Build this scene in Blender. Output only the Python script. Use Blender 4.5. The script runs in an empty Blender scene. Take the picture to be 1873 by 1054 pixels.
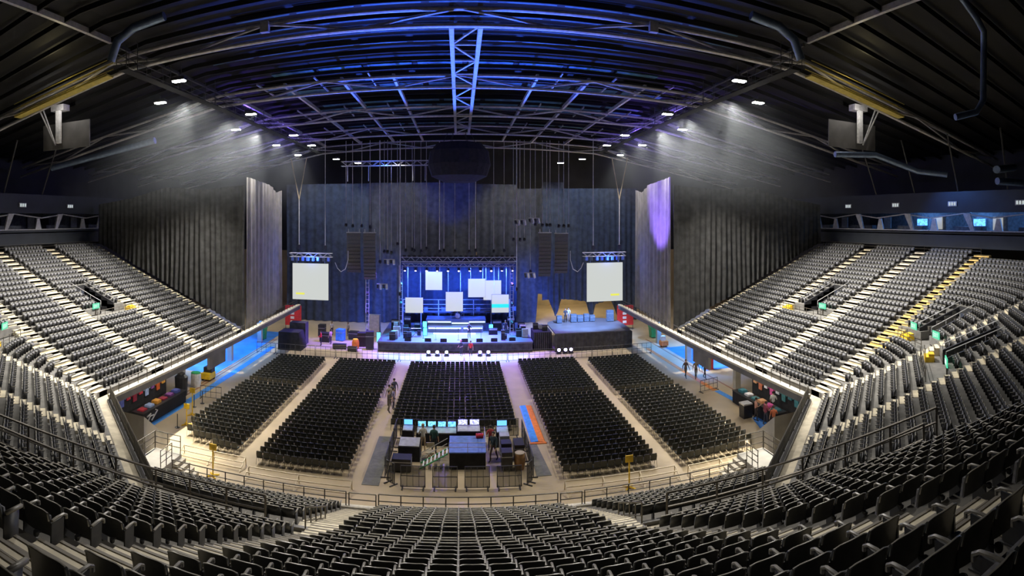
import bpy, bmesh, math, random
import numpy as np
from mathutils import Vector, Matrix
R = random.Random(7)
SC = bpy.context.scene
COL = SC.collection
PI = math.pi
EYE = 14.5            # camera height above the event floor


# ---------------------------------------------------------------- materials
def mat(name, col, rough=0.6, metal=0.0, var=0.15, scale=4.0, bump=0.0, col2=None, coat=0.0, spec=0.5):
    m = bpy.data.materials.new(name)
    m.use_nodes = True
    nt = m.node_tree
    b = nt.nodes['Principled BSDF']
    tc = nt.nodes.new('ShaderNodeTexCoord')
    nz = nt.nodes.new('ShaderNodeTexNoise')
    nz.inputs['Scale'].default_value = scale
    nz.inputs['Detail'].default_value = 4
    nt.links.new(tc.outputs['Object'], nz.inputs['Vector'])
    cr = nt.nodes.new('ShaderNodeValToRGB')
    c2 = col2 or tuple(max(0, c * (1 - var)) for c in col)
    c1 = col if col2 else tuple(min(1, c * (1 + var)) for c in col)
    cr.color_ramp.elements[0].position = 0.35
    cr.color_ramp.elements[1].position = 0.65
    cr.color_ramp.elements[0].color = (*c2, 1)
    cr.color_ramp.elements[1].color = (*c1, 1)
    nt.links.new(nz.outputs['Fac'], cr.inputs['Fac'])
    nt.links.new(cr.outputs['Color'], b.inputs['Base Color'])
    b.inputs['Roughness'].default_value = rough
    b.inputs['Metallic'].default_value = metal
    b.inputs['Specular IOR Level'].default_value = spec
    if coat:
        b.inputs['Coat Weight'].default_value = coat
    if bump:
        bp = nt.nodes.new('ShaderNodeBump')
        bp.inputs['Strength'].default_value = bump
        nt.links.new(nz.outputs['Fac'], bp.inputs['Height'])
        nt.links.new(bp.outputs['Normal'], b.inputs['Normal'])
    return m


def emit(name, col, strength, var=0.0, scale=3.0, col2=None):
    m = bpy.data.materials.new(name)
    m.use_nodes = True
    nt = m.node_tree
    b = nt.nodes['Principled BSDF']
    b.inputs['Base Color'].default_value = (0.02, 0.02, 0.02, 1)
    b.inputs['Emission Strength'].default_value = strength
    if col2:
        tc = nt.nodes.new('ShaderNodeTexCoord')
        nz = nt.nodes.new('ShaderNodeTexNoise')
        nz.inputs['Scale'].default_value = scale
        nt.links.new(tc.outputs['Object'], nz.inputs['Vector'])
        cr = nt.nodes.new('ShaderNodeValToRGB')
        cr.color_ramp.elements[0].position = 0.35
        cr.color_ramp.elements[1].position = 0.65
        cr.color_ramp.elements[0].color = (*col2, 1)
        cr.color_ramp.elements[1].color = (*col, 1)
        nt.links.new(nz.outputs['Fac'], cr.inputs['Fac'])
        nt.links.new(cr.outputs['Color'], b.inputs['Emission Color'])
    else:
        b.inputs['Emission Color'].default_value = (*col, 1)
    return m


M = {}
M['concrete'] = mat('concrete', (0.40, 0.36, 0.28), 0.7, var=0.16, scale=1.3, bump=0.05)
M['floor'] = mat('event floor', (0.52, 0.41, 0.25), 0.42, var=0.12, scale=0.35, bump=0.02)
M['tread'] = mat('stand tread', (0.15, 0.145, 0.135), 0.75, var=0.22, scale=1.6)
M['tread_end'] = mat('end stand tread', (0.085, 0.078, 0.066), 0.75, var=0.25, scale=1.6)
M['step'] = mat('pale aisle step', (0.62, 0.555, 0.41), 0.65, var=0.16, scale=2.0)
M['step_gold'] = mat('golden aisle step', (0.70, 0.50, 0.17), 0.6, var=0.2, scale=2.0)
M['nosing'] = mat('step nosing', (0.16, 0.14, 0.11), 0.6)
M['walk'] = mat('walkway', (0.42, 0.37, 0.28), 0.7, var=0.2, scale=1.8)
M['fascia'] = mat('fascia grey', (0.16, 0.155, 0.15), 0.6, var=0.18, scale=0.9)
M['slab_edge'] = mat('pale slab edge', (0.62, 0.57, 0.45), 0.6)
M['grey_wall'] = mat('grey wall panel', (0.36, 0.34, 0.29), 0.7, scale=0.7)
M['dark_wall'] = mat('dark wall', (0.035, 0.038, 0.045), 0.85, scale=0.5)
M['seat_shell'] = mat('seat shell', (0.030, 0.031, 0.030), 0.45, var=0.25, scale=7)
M['seat_pad'] = mat('seat fabric', (0.15, 0.15, 0.165), 0.75, var=0.25, scale=16, bump=0.15)
M['seat_edge_glint'] = mat('seat edge glint', (0.30, 0.28, 0.23), 0.35, var=0.2, scale=9)  # light caught by the shell edges, painted as a paler tone
M['arm'] = mat('seat armrest', (0.20, 0.185, 0.155), 0.4, var=0.2, scale=9)
M['iron'] = mat('seat stanchion', (0.055, 0.055, 0.058), 0.5, metal=0.3)
M['chair_pad'] = mat('floor chair padding', (0.026, 0.031, 0.030), 0.36, var=0.35, scale=11)
M['chair_metal'] = mat('floor chair frame', (0.07, 0.07, 0.07), 0.4, metal=0.6)
M['rail'] = mat('dark bronze rail', (0.10, 0.088, 0.07), 0.45, metal=0.45)
M['rail_tan'] = mat('tan rail', (0.50, 0.42, 0.28), 0.45, metal=0.3)
M['mesh_panel'] = mat('fence infill', (0.07, 0.07, 0.068), 0.7)
M['fence_mesh'] = mat('dark fence mesh', (.05, .05, .048), .8)
M['fence_mesh'].node_tree.nodes['Principled BSDF'].inputs['Alpha'].default_value = .42
M['black'] = mat('matt black', (0.012, 0.012, 0.014), 0.75)
M['black_cloth'] = mat('black cloth', (0.014, 0.014, 0.018), 0.9, var=0.3, scale=3)
M['blue_cloth'] = mat('blue grey cloth', (0.02, 0.026, 0.045), 0.9, var=0.2, scale=2)
M['gear'] = mat('black gear', (0.02, 0.02, 0.024), 0.4, var=0.2)
M['case'] = mat('flight case laminate', (0.028, 0.028, 0.032), 0.45)
M['alu'] = mat('aluminium', (0.52, 0.52, 0.53), 0.4, metal=0.35)
M['cable_pale'] = mat('pale chain and cable', (0.50, 0.50, 0.49), 0.5)
M['steel'] = mat('roof steel', (0.48, 0.47, 0.48), 0.5, metal=0.2)
M['steel_dark'] = mat('dark roof steel', (0.06, 0.06, 0.064), 0.55, metal=0.2)
M['deck'] = mat('roof deck', (0.0035, 0.0035, 0.004), 0.8, var=0.5, scale=0.6)
M['white'] = mat('white paint', (0.75, 0.75, 0.75), 0.5)
M['yellow'] = mat('yellow paint', (0.85, 0.55, 0.02), 0.45)
M['orange'] = mat('orange ramp', (0.80, 0.22, 0.03), 0.5)
M['blue_mat'] = mat('blue floor cover', (0.05, 0.24, 0.72), 0.45, var=0.15, scale=0.8)
M['red'] = mat('red paint', (0.6, 0.03, 0.03), 0.5)
M['green'] = mat('green paint', (0.03, 0.35, 0.12), 0.5)
M['wood'] = mat('brown wood', (0.30, 0.16, 0.06), 0.55)
M['haze_glass'] = mat('glass dark', (0.03, 0.035, 0.045), 0.12)

M['lamp_soft'] = emit('soft lamp face', (1.0, .95, .85), 6)

# ---------------------------------------------------------------- mesh builder
class MB:
    def __init__(s):
        s.v = []; s.f = []; s.m = []; s.pc = []

    def add(s, vs, fs, mi=0):
        o = len(s.v)
        s.pc.append((o, len(s.f)))
        s.v.extend([tuple(p) for p in vs])
        for f in fs:
            s.f.append(tuple(i + o for i in f)); s.m.append(mi)
        return s

    def hexa(s, p, mi=0):
        return s.add(p, [(3, 2, 1, 0), (4, 5, 6, 7), (0, 1, 5, 4), (1, 2, 6, 5), (2, 3, 7, 6), (3, 0, 4, 7)], mi)

    def box(s, x, y, z, sx, sy, sz, rz=0.0, mi=0, rx=0.0):
        """centre x,y and BOTTOM z"""
        c, sn = math.cos(rz), math.sin(rz)
        p = []
        for zz in (0, sz):
            for (a, b) in ((-.5, -.5), (.5, -.5), (.5, .5), (-.5, .5)):
                u, w, h = a * sx, b * sy, zz
                if rx:
                    w, h = w * math.cos(rx) - h * math.sin(rx), w * math.sin(rx) + h * math.cos(rx)
                p.append((x + u * c - w * sn, y + u * sn + w * c, z + h))
        return s.hexa(p, mi)

    def span(s, x0, x1, y0, y1, z0, z1, mi=0):
        return s.hexa([(x0, y0, z0), (x1, y0, z0), (x1, y1, z0), (x0, y1, z0),
                       (x0, y0, z1), (x1, y0, z1), (x1, y1, z1), (x0, y1, z1)], mi)

    def tube(s, a, b, r, n=6, mi=0, r2=None):
        return s.path([a, b], r, n, mi, r2)

    def path(s, pts, r, n=6, mi=0, r2=None, closed=False):
        P = [Vector(p) for p in pts]
        k = len(P)
        rings = []
        ref = None
        for i in range(k):
            if closed:
                t = P[(i + 1) % k] - P[i - 1]
            else:
                t = P[min(i + 1, k - 1)] - P[max(i - 1, 0)]
            if t.length < 1e-9:
                t = Vector((0, 0, 1))
            t.normalize()
            if ref is None:
                ref = Vector((0, 0, 1)) if abs(t.z) < 0.9 else Vector((1, 0, 0))
            u = t.cross(ref)
            if u.length < 1e-6:
                u = t.cross(Vector((0, 1, 0)))
            u.normalize()
            w = u.cross(t); w.normalize(); ref = w
            rr = r if r2 is None else r + (r2 - r) * i / max(1, k - 1)
            rings.append([P[i] + (u * math.cos(2 * PI * (j + .5) / n) + w * math.sin(2 * PI * (j + .5) / n)) * rr for j in range(n)])
        vs = [q for ring in rings for q in ring]
        fs = []
        for i in range(k if closed else k - 1):
            a, b = i * n, ((i + 1) % k) * n
            for j in range(n):
                fs.append((a + j, a + (j + 1) % n, b + (j + 1) % n, b + j))
        if not closed:
            fs.append(tuple(range(n - 1, -1, -1)))
            fs.append(tuple((k - 1) * n + j for j in range(n)))
        return s.add(vs, fs, mi)

    def lathe(s, prof, x, y, z, n=12, mi=0):
        vs = []
        for (r, h) in prof:
            for j in range(n):
                vs.append((x + r * math.cos(2 * PI * j / n), y + r * math.sin(2 * PI * j / n), z + h))
        fs = []
        for i in range(len(prof) - 1):
            for j in range(n):
                fs.append((i * n + j, i * n + (j + 1) % n, (i + 1) * n + (j + 1) % n, (i + 1) * n + j))
        fs.append(tuple(range(n - 1, -1, -1)))
        fs.append(tuple((len(prof) - 1) * n + j for j in range(n)))
        return s.add(vs, fs, mi)

    def prism(s, poly, z0, z1, mi=0):
        """poly: ccw xy list"""
        n = len(poly)
        vs = [(x, y, z0) for x, y in poly] + [(x, y, z1) for x, y in poly]
        fs = [tuple(range(n - 1, -1, -1)), tuple(range(n, 2 * n))]
        for i in range(n):
            j = (i + 1) % n
            fs.append((i, j, n + j, n + i))
        return s.add(vs, fs, mi)

    def build(s, name, mats, parent=None, loc=(0, 0, 0), rz=0.0, smooth=False):
        me = bpy.data.meshes.new(name)
        me.from_pydata(s.v, [], s.f)
        if not isinstance(mats, (list, tuple)):
            mats = [mats]
        for m in mats:
            me.materials.append(M[m] if isinstance(m, str) else m)
        if len(mats) > 1:
            me.polygons.foreach_set('material_index', s.m)
        if smooth:
            me.polygons.foreach_set('use_smooth', [True] * len(me.polygons))
            try:
                me.set_sharp_from_angle(angle=math.radians(45))
            except Exception:
                pass
        me.update()
        o = bpy.data.objects.new(name, me)
        COL.objects.link(o)
        o.location = loc
        o.rotation_euler = (0, 0, rz)
        if parent:
            o.parent = parent
        return o


def _parts(s, name, mats, parent=None, loc=(0, 0, 0), smooth=False):
    """every primitive of the builder becomes a part of its own"""
    out = []
    for i, (v0, f0) in enumerate(s.pc):
        v1, f1 = s.pc[i + 1] if i + 1 < len(s.pc) else (len(s.v), len(s.f))
        m = MB()
        m.add(s.v[v0:v1], [tuple(k - v0 for k in q) for q in s.f[f0:f1]])
        out.append(m.build(name, mats, parent, loc, 0, smooth))
    return out


MB.parts = _parts


def tag(o, label=None, cat=None, group=None, kind=None):
    if label: o['label'] = label
    if cat: o['category'] = cat
    if group: o['group'] = group
    if kind: o['kind'] = kind
    return o


def thing(name, label, cat, loc=(0, 0, 0), rz=0.0, group=None):
    o = bpy.data.objects.new(name, None)
    COL.objects.link(o)
    o.location = loc
    o.rotation_euler = (0, 0, rz)
    return tag(o, label, cat, group)


def struct(name, mb, mats, label=None, smooth=False):
    return tag(mb.build(name, mats, smooth=smooth), label, None, None, 'structure')


def dup(root, loc, rz, label=None, group=None):
    r = root.copy(); COL.objects.link(r)
    r.location = loc; r.rotation_euler = (0, 0, rz)
    if label: r['label'] = label
    if group: r['group'] = group
    for ch in list(root.children):
        c = ch.copy(); COL.objects.link(c); c.parent = r
        for g in list(ch.children):
            d = g.copy(); COL.objects.link(d); d.parent = c
    return r


ORD = ['front', 'second', 'third', 'fourth', 'fifth', 'sixth', 'seventh', 'eighth', 'ninth', 'tenth', 'eleventh', 'twelfth',
       'thirteenth', 'fourteenth', 'fifteenth', 'sixteenth', 'seventeenth', 'eighteenth', 'nineteenth', 'twentieth',
       'twenty-first', 'twenty-second', 'twenty-third', 'twenty-fourth', 'twenty-fifth', 'twenty-sixth', 'twenty-seventh',
       'twenty-eighth', 'twenty-ninth', 'thirtieth', 'thirty-first', 'thirty-second', 'thirty-third', 'thirty-fourth',
       'thirty-fifth', 'thirty-sixth', 'thirty-seventh', 'thirty-eighth', 'thirty-ninth', 'fortieth']
NTH = ['first'] + ORD[1:]


def in_view(x, y, z, mx=40, my=60):
    d = math.hypot(x, y)
    if d < 0.5: return False
    px = 840 + 1000 * math.atan2(x, y)
    py = 400 + 1000 * (EYE - z) / d
    return -mx < px < 1873 + mx and -my < py < 1054 + my


def bulk(name, template, xf, mats):
    """template: MB; xf: list of (x,y,z,rz).  One mesh of many copies."""
    tv = np.array(template.v, dtype=np.float32)
    nv = len(template.v)
    X = np.array(xf, dtype=np.float32)
    c, s = np.cos(X[:, 3])[:, None], np.sin(X[:, 3])[:, None]
    sc = X[:, 4:5] if X.shape[1] > 4 else np.ones((len(X), 1), dtype=np.float32)
    tv = tv[None] * sc[:, :, None]
    vx = tv[:, :, 0] * c - tv[:, :, 1] * s + X[:, 0:1]
    vy = tv[:, :, 0] * s + tv[:, :, 1] * c + X[:, 1:2]
    zs = X[:, 5:6] if X.shape[1] > 5 else np.ones((len(X), 1), dtype=np.float32)
    vz = tv[:, :, 2] * zs + X[:, 2:3]
    co = np.stack([vx, vy, vz], -1).reshape(-1, 3)
    ln = np.array([len(f) for f in template.f], dtype=np.int32)
    fl = np.array([i for f in template.f for i in f], dtype=np.int32)
    n = len(X)
    loops = (fl[None, :] + (np.arange(n, dtype=np.int32) * nv)[:, None]).ravel()
    lens = np.tile(ln, n)
    starts = np.concatenate([[0], np.cumsum(lens)[:-1]]).astype(np.int32)
    me = bpy.data.meshes.new(name)
    me.vertices.add(len(co)); me.vertices.foreach_set('co', co.astype(np.float32).ravel())
    me.loops.add(len(loops)); me.loops.foreach_set('vertex_index', loops)
    me.polygons.add(len(lens)); me.polygons.foreach_set('loop_start', starts)
    me.polygons.foreach_set('loop_total', lens)
    for m in mats: me.materials.append(M[m])
    me.polygons.foreach_set('material_index', np.tile(np.array(template.m, dtype=np.int32), n))
    me.update(calc_edges=True)
    o = bpy.data.objects.new(name, me)
    COL.objects.link(o)
    return o
# ================================================================ camera
cam = bpy.data.cameras.new('camera')
cam.type = 'PANO'
cam.panorama_type = 'CENTRAL_CYLINDRICAL'
cam.central_cylindrical_range_u_min = -0.840
cam.central_cylindrical_range_u_max = 1.033
cam.central_cylindrical_range_v_min = -0.654
cam.central_cylindrical_range_v_max = 0.400
cam.central_cylindrical_radius = 1.0
cam.clip_start = 0.05; cam.clip_end = 500
co = bpy.data.objects.new('camera', cam); COL.objects.link(co)
co.location = (0, 0, EYE); co.rotation_euler = (PI / 2, 0, 0)
SC.camera = co

# ================================================================ floor and shell
mb = MB(); mb.span(-46, 46, -14, 92, -0.3, 0.0)
struct('floor', mb, 'floor', 'polished tan event floor of the arena')
mb = MB(); mb.span(-46.4, -46, -14, 92, 0, 34); struct('wall_left', mb, 'dark_wall')
mb = MB(); mb.span(46, 46.4, -14, 92, 0, 34); struct('wall_right', mb, 'dark_wall')
mb = MB(); mb.span(-46, 46, 92, 92.4, 0, 34); struct('wall_back', mb, 'dark_wall')
mb = MB(); mb.span(-46, 46, -14.4, -14, 0, 34); struct('wall_front', mb, 'dark_wall')

# ---------------------------------------------------------------- stand geometry
WL = 4.1                                   # level of the walkway in front of the fixed stands
SIDE_X, SIDE_P, SIDE_Z, SIDE_R, SIDE_N = 19.75, 0.63, 4.40, 0.281, 26
COR_P, COR_R, COR_N = 0.60, 0.272, 25
SW, SSC = 0.40, 0.80              # seat pitch and size on the side stands
RX = 1.0                            # the right aisle of the end stand lies this much further out
K1 = (18.5, 25.1)                          # corner of the walkway edge, side to chamfer
K2 = (10.9, 17.5)                          # corner of the walkway edge, chamfer to end
S2 = math.sqrt(0.5)
LOW = [(24.9 - .87 * k, .75 + .40 * k) for k in range(9)]
EZ = .80                            # height of the end seats against their width
UPP = [(15.7 - .85 * k, 4.77 + .43 * k) for k in range(18)]
CEN = LOW + [(17.15, 4.27), (16.45, 4.50)] + UPP
seats = []                                  # (x,y,z,rz,block,row,col)


def facing(dx, dy):
    return math.atan2(dy, dx) - PI / 2


# -- side stands (left s=-1, right s=+1)
AIS = [25.1, 31.5, 38.1, 45.5]             # aisle centre lines (y) on both sides


def in_vom(y, k, s):
    # passage openings in the side stand: a landing and a slot of rows are left free
    if 31.5 < y < 38.1 and k in VL: return True
    if 33.9 < y < 36.3 and k in VS: return True
    return False


VL, VS = (9, 10), (11, 12, 13, 14, 15)     # rows of the landing, rows of the slot
FVS = PI / 8                               # bearing of the passage in the corner fan


def in_fvom(a, t, k):
    if k in VL: return True
    return k in VS and abs((a - FVS) * t) < 1.25


for s in (-1, 1):
    tread, step = MB(), MB()
    for k in range(SIDE_N):
        x0, x1 = SIDE_X - .35 + SIDE_P * k, SIDE_X - .35 + SIDE_P * (k + 1)
        z = SIDE_Z + SIDE_R * k
        a, b = (s * x0, s * x1) if s > 0 else (s * x1, s * x0)
        zl = SIDE_Z + SIDE_R * VL[0]
        if k in VL:
            tread.span(a, b, 25.1, 31.0, z - .5, z)
            tread.span(a, b, 31.0, 38.6, zl - .4, zl)
            tread.span(a, b, 38.6, 46.0, z - .5, z)
        elif k in VS:
            tread.span(a, b, 25.1, 34.3, z - .5, z)
            tread.span(a, b, 35.9, 46.0, z - .5, z)
            tread.span(a, b, 34.3, 35.9, zl - .4, zl)
        else:
            tread.span(a, b, 25.1, 46.0, z - .5, z)
        for ay in AIS:
            for h in (0, 1):
                e0 = x0 + (x1 - x0) * h * .5
                e1 = x0 + (x1 - x0) * (h + 1) * .5
                aa, bb = (s * e0, s * e1) if s > 0 else (s * e1, s * e0)
                zz = z + SIDE_R * h * .5
                w = .74 if ay < 45 else .50
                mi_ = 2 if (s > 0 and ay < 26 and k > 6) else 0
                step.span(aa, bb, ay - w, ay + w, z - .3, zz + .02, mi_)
                nx = e0 + .012
                step.span(s * nx - .012, s * nx + .012, ay - w - .005, ay + w + .005, zz - .02, zz + .03, 1)
        for j in range(3):
            ya, yb = AIS[j] + .86, AIS[j + 1] - .86
            if j == 2: yb = AIS[3] - .50
            n = int((yb - ya) / SW)
            off = (yb - ya - n * SW) / 2
            for i in range(n):
                y = ya + off + SW / 2 + i * SW
                if in_vom(y, k, s): continue
                seats.append((s * (SIDE_X + SIDE_P * k), y, z, facing(-s, 0), 'side', k, i))
    nm = 'left' if s < 0 else 'right'
    struct('floor_stand_' + nm, tread, 'tread', 'stepped concrete rows of the %s side stand' % nm)
    struct('floor_side_steps_' + nm, step, ['step', 'nosing', 'step_gold'], 'pale aisle steps of the %s side stand' % nm)

    # corner fan (around K1), corner block (45 degrees), second corner block, end rows
    tread, step, gold = MB(), MB(), MB()
    cx, cy = s * K1[0], K1[1]
    for k in range(COR_N):
        t0, t1 = .90 + COR_P * k, .90 + COR_P * (k + 1)
        tm = 1.25 + COR_P * k
        z = SIDE_Z + COR_R * k
        # fan treads: outward direction from 180deg (pure side) to 225deg
        seg = 5
        for q in range(seg):
            a0, a1 = PI / 4 * q / seg, PI / 4 * (q + 1) / seg
            pts = [(cx + s * t * math.cos(a), cy - t * math.sin(a)) for t, a in ((t0, a0), (t1, a0), (t1, a1), (t0, a1))]
            if s > 0: pts = pts[::-1]
            mid_ = (a0 + a1) / 2
            zz_ = SIDE_Z + COR_R * VL[0] if k in VL or (k in VS and q == 2) else z
            tread.prism(pts, zz_ - .5, zz_)
        L = (tm - .0) * PI / 4 - 1.35
        n = max(0, int(L / SW))
        for i in range(n):
            a = (PI / 4 * tm / 2 + (i - (n - 1) / 2) * SW) / tm
            if in_fvom(a, tm, k): continue
            seats.append((cx + s * tm * math.cos(a), cy - tm * math.sin(a), z, facing(-s * math.cos(a), math.sin(a)), 'fan', k, i))
        # corner rows along the chamfer: u runs from K1 to K2
        ox, oy = s * S2, -S2                         # outward
        ux, uy = -s * S2, -S2                        # along, towards the camera end
        Lc = math.hypot(K1[0] - K2[0], K1[1] - K2[1])
        ext = math.tan(PI / 8)
        zl = SIDE_Z + COR_R * VL[0]
        LCU = 6.2
        strips = [(0, None, z)]
        if k in VL: strips = [(0, LCU, zl), (LCU, None, z)]
        if k in VS: strips = [(0, 2.3, z), (2.3, 3.9, zl), (3.9, None, z)]
        for (ua_, ub_, z_) in strips:
            pts = [(cx + ux * u + ox * t, cy + uy * u + oy * t) for t, u in ((t0, ua_), (t1, ua_), (t1, Lc + t1 * ext if ub_ is None else ub_), (t0, Lc + t0 * ext if ub_ is None else ub_))]
            if s > 0: pts = pts[::-1]
            tread.prism(pts, z_ - .5, z_)
        LCU = 6.2                                    # aisle between the two corner blocks
        for ua in (0.0, LCU):
            for h in (0, 1):
                e0, e1 = t0 + (t1 - t0) * h * .5, t0 + (t1 - t0) * (h + 1) * .5
                zz = z + COR_R * h * .5
                pts = [(cx + ux * u + ox * t, cy + uy * u + oy * t) for t, u in ((e0, ua - .5), (e1, ua - .5), (e1, ua + .5), (e0, ua + .5))]
                if s > 0: pts = pts[::-1]
                step.prism(pts, z - .3, zz + .02)
                pts = [(cx + ux * u + ox * t, cy + uy * u + oy * t) for t, u in ((e0, ua - .51), (e0 + .06, ua - .51), (e0 + .06, ua + .51), (e0, ua + .51))]
                if s > 0: pts = pts[::-1]
                step.prism(pts, zz - .02, zz + .03, 1)
        n = int((LCU - 1.24) / SW)
        for i in range(n):
            u = .62 + (LCU - 1.24 - n * SW) / 2 + SW / 2 + i * SW
            if (k in VL) or (k in VS and 1.9 < u < 4.3): continue
            seats.append((cx + ux * u + ox * tm, cy + uy * u + oy * tm, z, facing(-ox, -oy), 'corner', k, i))
        n = int((Lc + tm * ext - LCU - .62 - .1) / SW)
        for i in range(n):
            u = LCU + .62 + SW / 2 + i * SW
            seats.append((cx + ux * u + ox * tm, cy + uy * u + oy * tm, z, facing(-ox, -oy), 'corner two', k, i))
    struct('floor_corner_' + nm, tread, 'tread', 'stepped concrete rows of the %s corner stand' % nm)
    struct('floor_corner_steps_' + nm, step, ['step', 'nosing'], 'pale aisle steps of the %s corner stand' % nm)

    # end blocks beside the centre block
    tread, step = MB(), MB()
    ax = RX if s > 0 else 0.0
    for k, (y, z) in enumerate(UPP):
        t = 17.5 - y
        xo = K2[0] + math.tan(PI / 8) * t
        a, b = sorted((s * (4.9 + ax), s * (xo + .3)))
        tread.span(a, b, y - .43, y + .42, z - .5, z)
        n = int((xo - 4.9 - ax) / .52)
        for i in range(n):
            seats.append((s * (4.95 + ax + .26 + .52 * i), y, z, 0.0, 'upper ' + nm, k, i))
    for k, (y, z) in enumerate(LOW):
        xo = min(14.7, K2[0] + (y - 17.5) - .2)
        a, b = sorted((s * (5.4 + .6 * ax), s * (xo + .1)))
        tread.span(a, b, y - .44, y + .44, max(0, z - .5), z)
        n = int((xo - 5.45 - .6 * ax) / .52)
        for i in range(n):
            seats.append((s * (5.5 + .6 * ax + .26 + .52 * i), y, z, 0.0, 'lower ' + nm, k, i))
    # aisle
    for k, (y, z) in enumerate(CEN):
        ny, nz = CEN[k + 1] if k + 1 < len(CEN) else (y - .85, z + .43)
        xa, xb = (3.72 + ax, 4.88 + ax) if k > 8 else (3.80 + ax, 5.38 + .6 * ax)
        a, b = sorted((s * xa, s * xb))
        d = y - ny
        for h in (0, 1):
            y1 = y + .42 - d * h * .5; y0 = y1 - d * .5
            zz = z + (nz - z) * h * .5
            step.span(a, b, y0, y1, max(0, zz - .35), zz + .02)
            step.span(a - .005, b + .005, y1 - (.045 if k > 8 else .02), y1 + .004, zz - .03, zz + .03, 1)
            if k > 8: step.span(a - .003, b + .003, y1 - .17, y1 - .145, zz + .0, zz + .027, 1)
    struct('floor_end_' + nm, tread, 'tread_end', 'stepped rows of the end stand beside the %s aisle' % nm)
    struct('floor_end_steps_' + nm, step, ['step', 'nosing'], 'worn tan steps of the aisle on the %s of the centre block' % nm)

    # walkways in front of the fixed stands
    wk = MB()
    a, b = sorted((s * 18.5, s * 19.5))
    wk.span(a, b, 25.1, 61.5, WL - .25, WL)
    p = [(cx, cy), (cx + s * .95, cy), (cx + s * .68, cy - .68), (cx + s * .68 - s * S2 * Lc, cy - .68 - S2 * Lc), (cx - s * S2 * Lc, cy - S2 * Lc)]
    if s > 0: p = p[::-1]
    wk.prism(p, WL - .25, WL)
    a, b = sorted((s * (4.9 + ax), s * (K2[0] + .6)))
    wk.span(a, b, 16.15, 17.5, WL - .25, WL)
    struct('floor_walkway_' + nm, wk, 'walk', 'concrete walkway in front of the %s stands' % nm)
    # front walls and fascia
    fa = MB()
    a, b = sorted((s * 18.45, s * 18.75))
    fa.span(a, b, 25.1, 61.6, 3.88, 4.28)
    fa.span(a - .06, b + .06, 25.1, 61.6, 4.28, 4.42, 1)
    struct('trim_fascia_' + nm, fa, ['fascia', 'slab_edge'], 'grey concrete balcony edge of the %s stand' % nm)
    fw = MB()
    n1 = Vector((-s * S2, S2, 0))
    q = [(cx, cy), (cx - s * S2 * Lc, cy - S2 * Lc), (cx - s * S2 * Lc + s * .2, cy - S2 * Lc - .2), (cx + s * .2, cy - .2)]
    if s < 0: q = q[::-1]
    fw.prism(q, 0, WL + .12)
    a, b = sorted((s * (4.95 + ax), s * K2[0]))
    fw.span(a, b, 17.4, 17.55, 3.0, WL + .12)
    struct('wall_bowl_' + nm, fw, 'fascia')
    # wall behind the concession space under the stand, end wall of the stand
    uw = MB()
    a, b = sorted((s * 26.2, s * 26.5))
    uw.span(a, b, 25.1, 62, 0, 4.6)
    struct('wall_concourse_' + nm, uw, 'grey_wall')
    ew = MB()
    prof = [(19.45, 4.0), (19.45, 4.2)] + [(SIDE_X - .35 + SIDE_P * (k + .5), SIDE_Z + SIDE_R * k - .1) for k in range(SIDE_N)] + [(35.6, 4.0)]
    vs = [(s * x, 46.0, z) for x, z in prof] + [(s * x, 46.2, z) for x, z in prof]
    m_ = len(prof)
    fs = [tuple(range(m_)), tuple(range(2 * m_ - 1, m_ - 1, -1))] + [(i, (i + 1) % m_, m_ + (i + 1) % m_, m_ + i) for i in range(m_)]
    ew.add(vs, fs)
    struct('wall_stand_end_' + nm, ew, 'dark_wall')

# centre block
tread = MB()
for k, (y, z) in enumerate(CEN):
    ny = CEN[k + 1][0] if k + 1 < len(CEN) else y - .85
    tread.span(-3.72, 4.72, ny + .42, y + .42, max(0, z - .5), z)
    for i in range(16):
        seats.append((-3.40 + .52 * i, y, z, 0.0, 'centre', k, i))
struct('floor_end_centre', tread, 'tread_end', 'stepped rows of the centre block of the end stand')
fw = MB()
fw.span(-15.1, 15.1, 25.4, 25.95, 0, .5)
fw.span(-15.15, 15.15, 25.78, 26.05, .5, .62, 1)
struct('wall_front_kerb', fw, ['fascia', 'slab_edge'], 'low kerb wall in front of the end stand')


# ================================================================ stadium seat
def seat_back_mb(hi=True):
    m = MB()
    nx = 6 if hi else 2
    rows = [(.40, -.13), (.60, -.15), (.78, -.19), (.85, -.21)] if hi else [(.40, -.13), (.85, -.21)]
    th = .030
    F = []
    for side in (0, 1):
        for (z, y) in rows:
            for i in range(nx + 1):
                u = i / nx * 2 - 1
                zz = z
                if z > .8: zz = z - .035 * abs(u) ** 4
                yy = y + .03 * u * u + (0 if side else -th)
                F.append((u * .238, yy, zz))
    n = nx + 1; rws = len(rows); o = n * rws
    fs = []
    for r in range(rws - 1):
        for i in range(nx):
            a = r * n + i
            fs.append((a, a + 1, a + n + 1, a + n))
            fs.append((o + a + 1, o + a, o + a + n, o + a + n + 1))
    for i in range(nx):
        fs.append((i + 1, i, o + i, o + i + 1))
        t = (rws - 1) * n + i
        fs.append((t, t + 1, o + t + 1, o + t))
    for r in range(rws - 1):
        a = r * n
        fs.append((a, a + n, o + a + n, o + a))
        a = r * n + nx
        fs.append((a + n, a, o + a, o + a + n))
    return m.add(F, fs)


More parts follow.
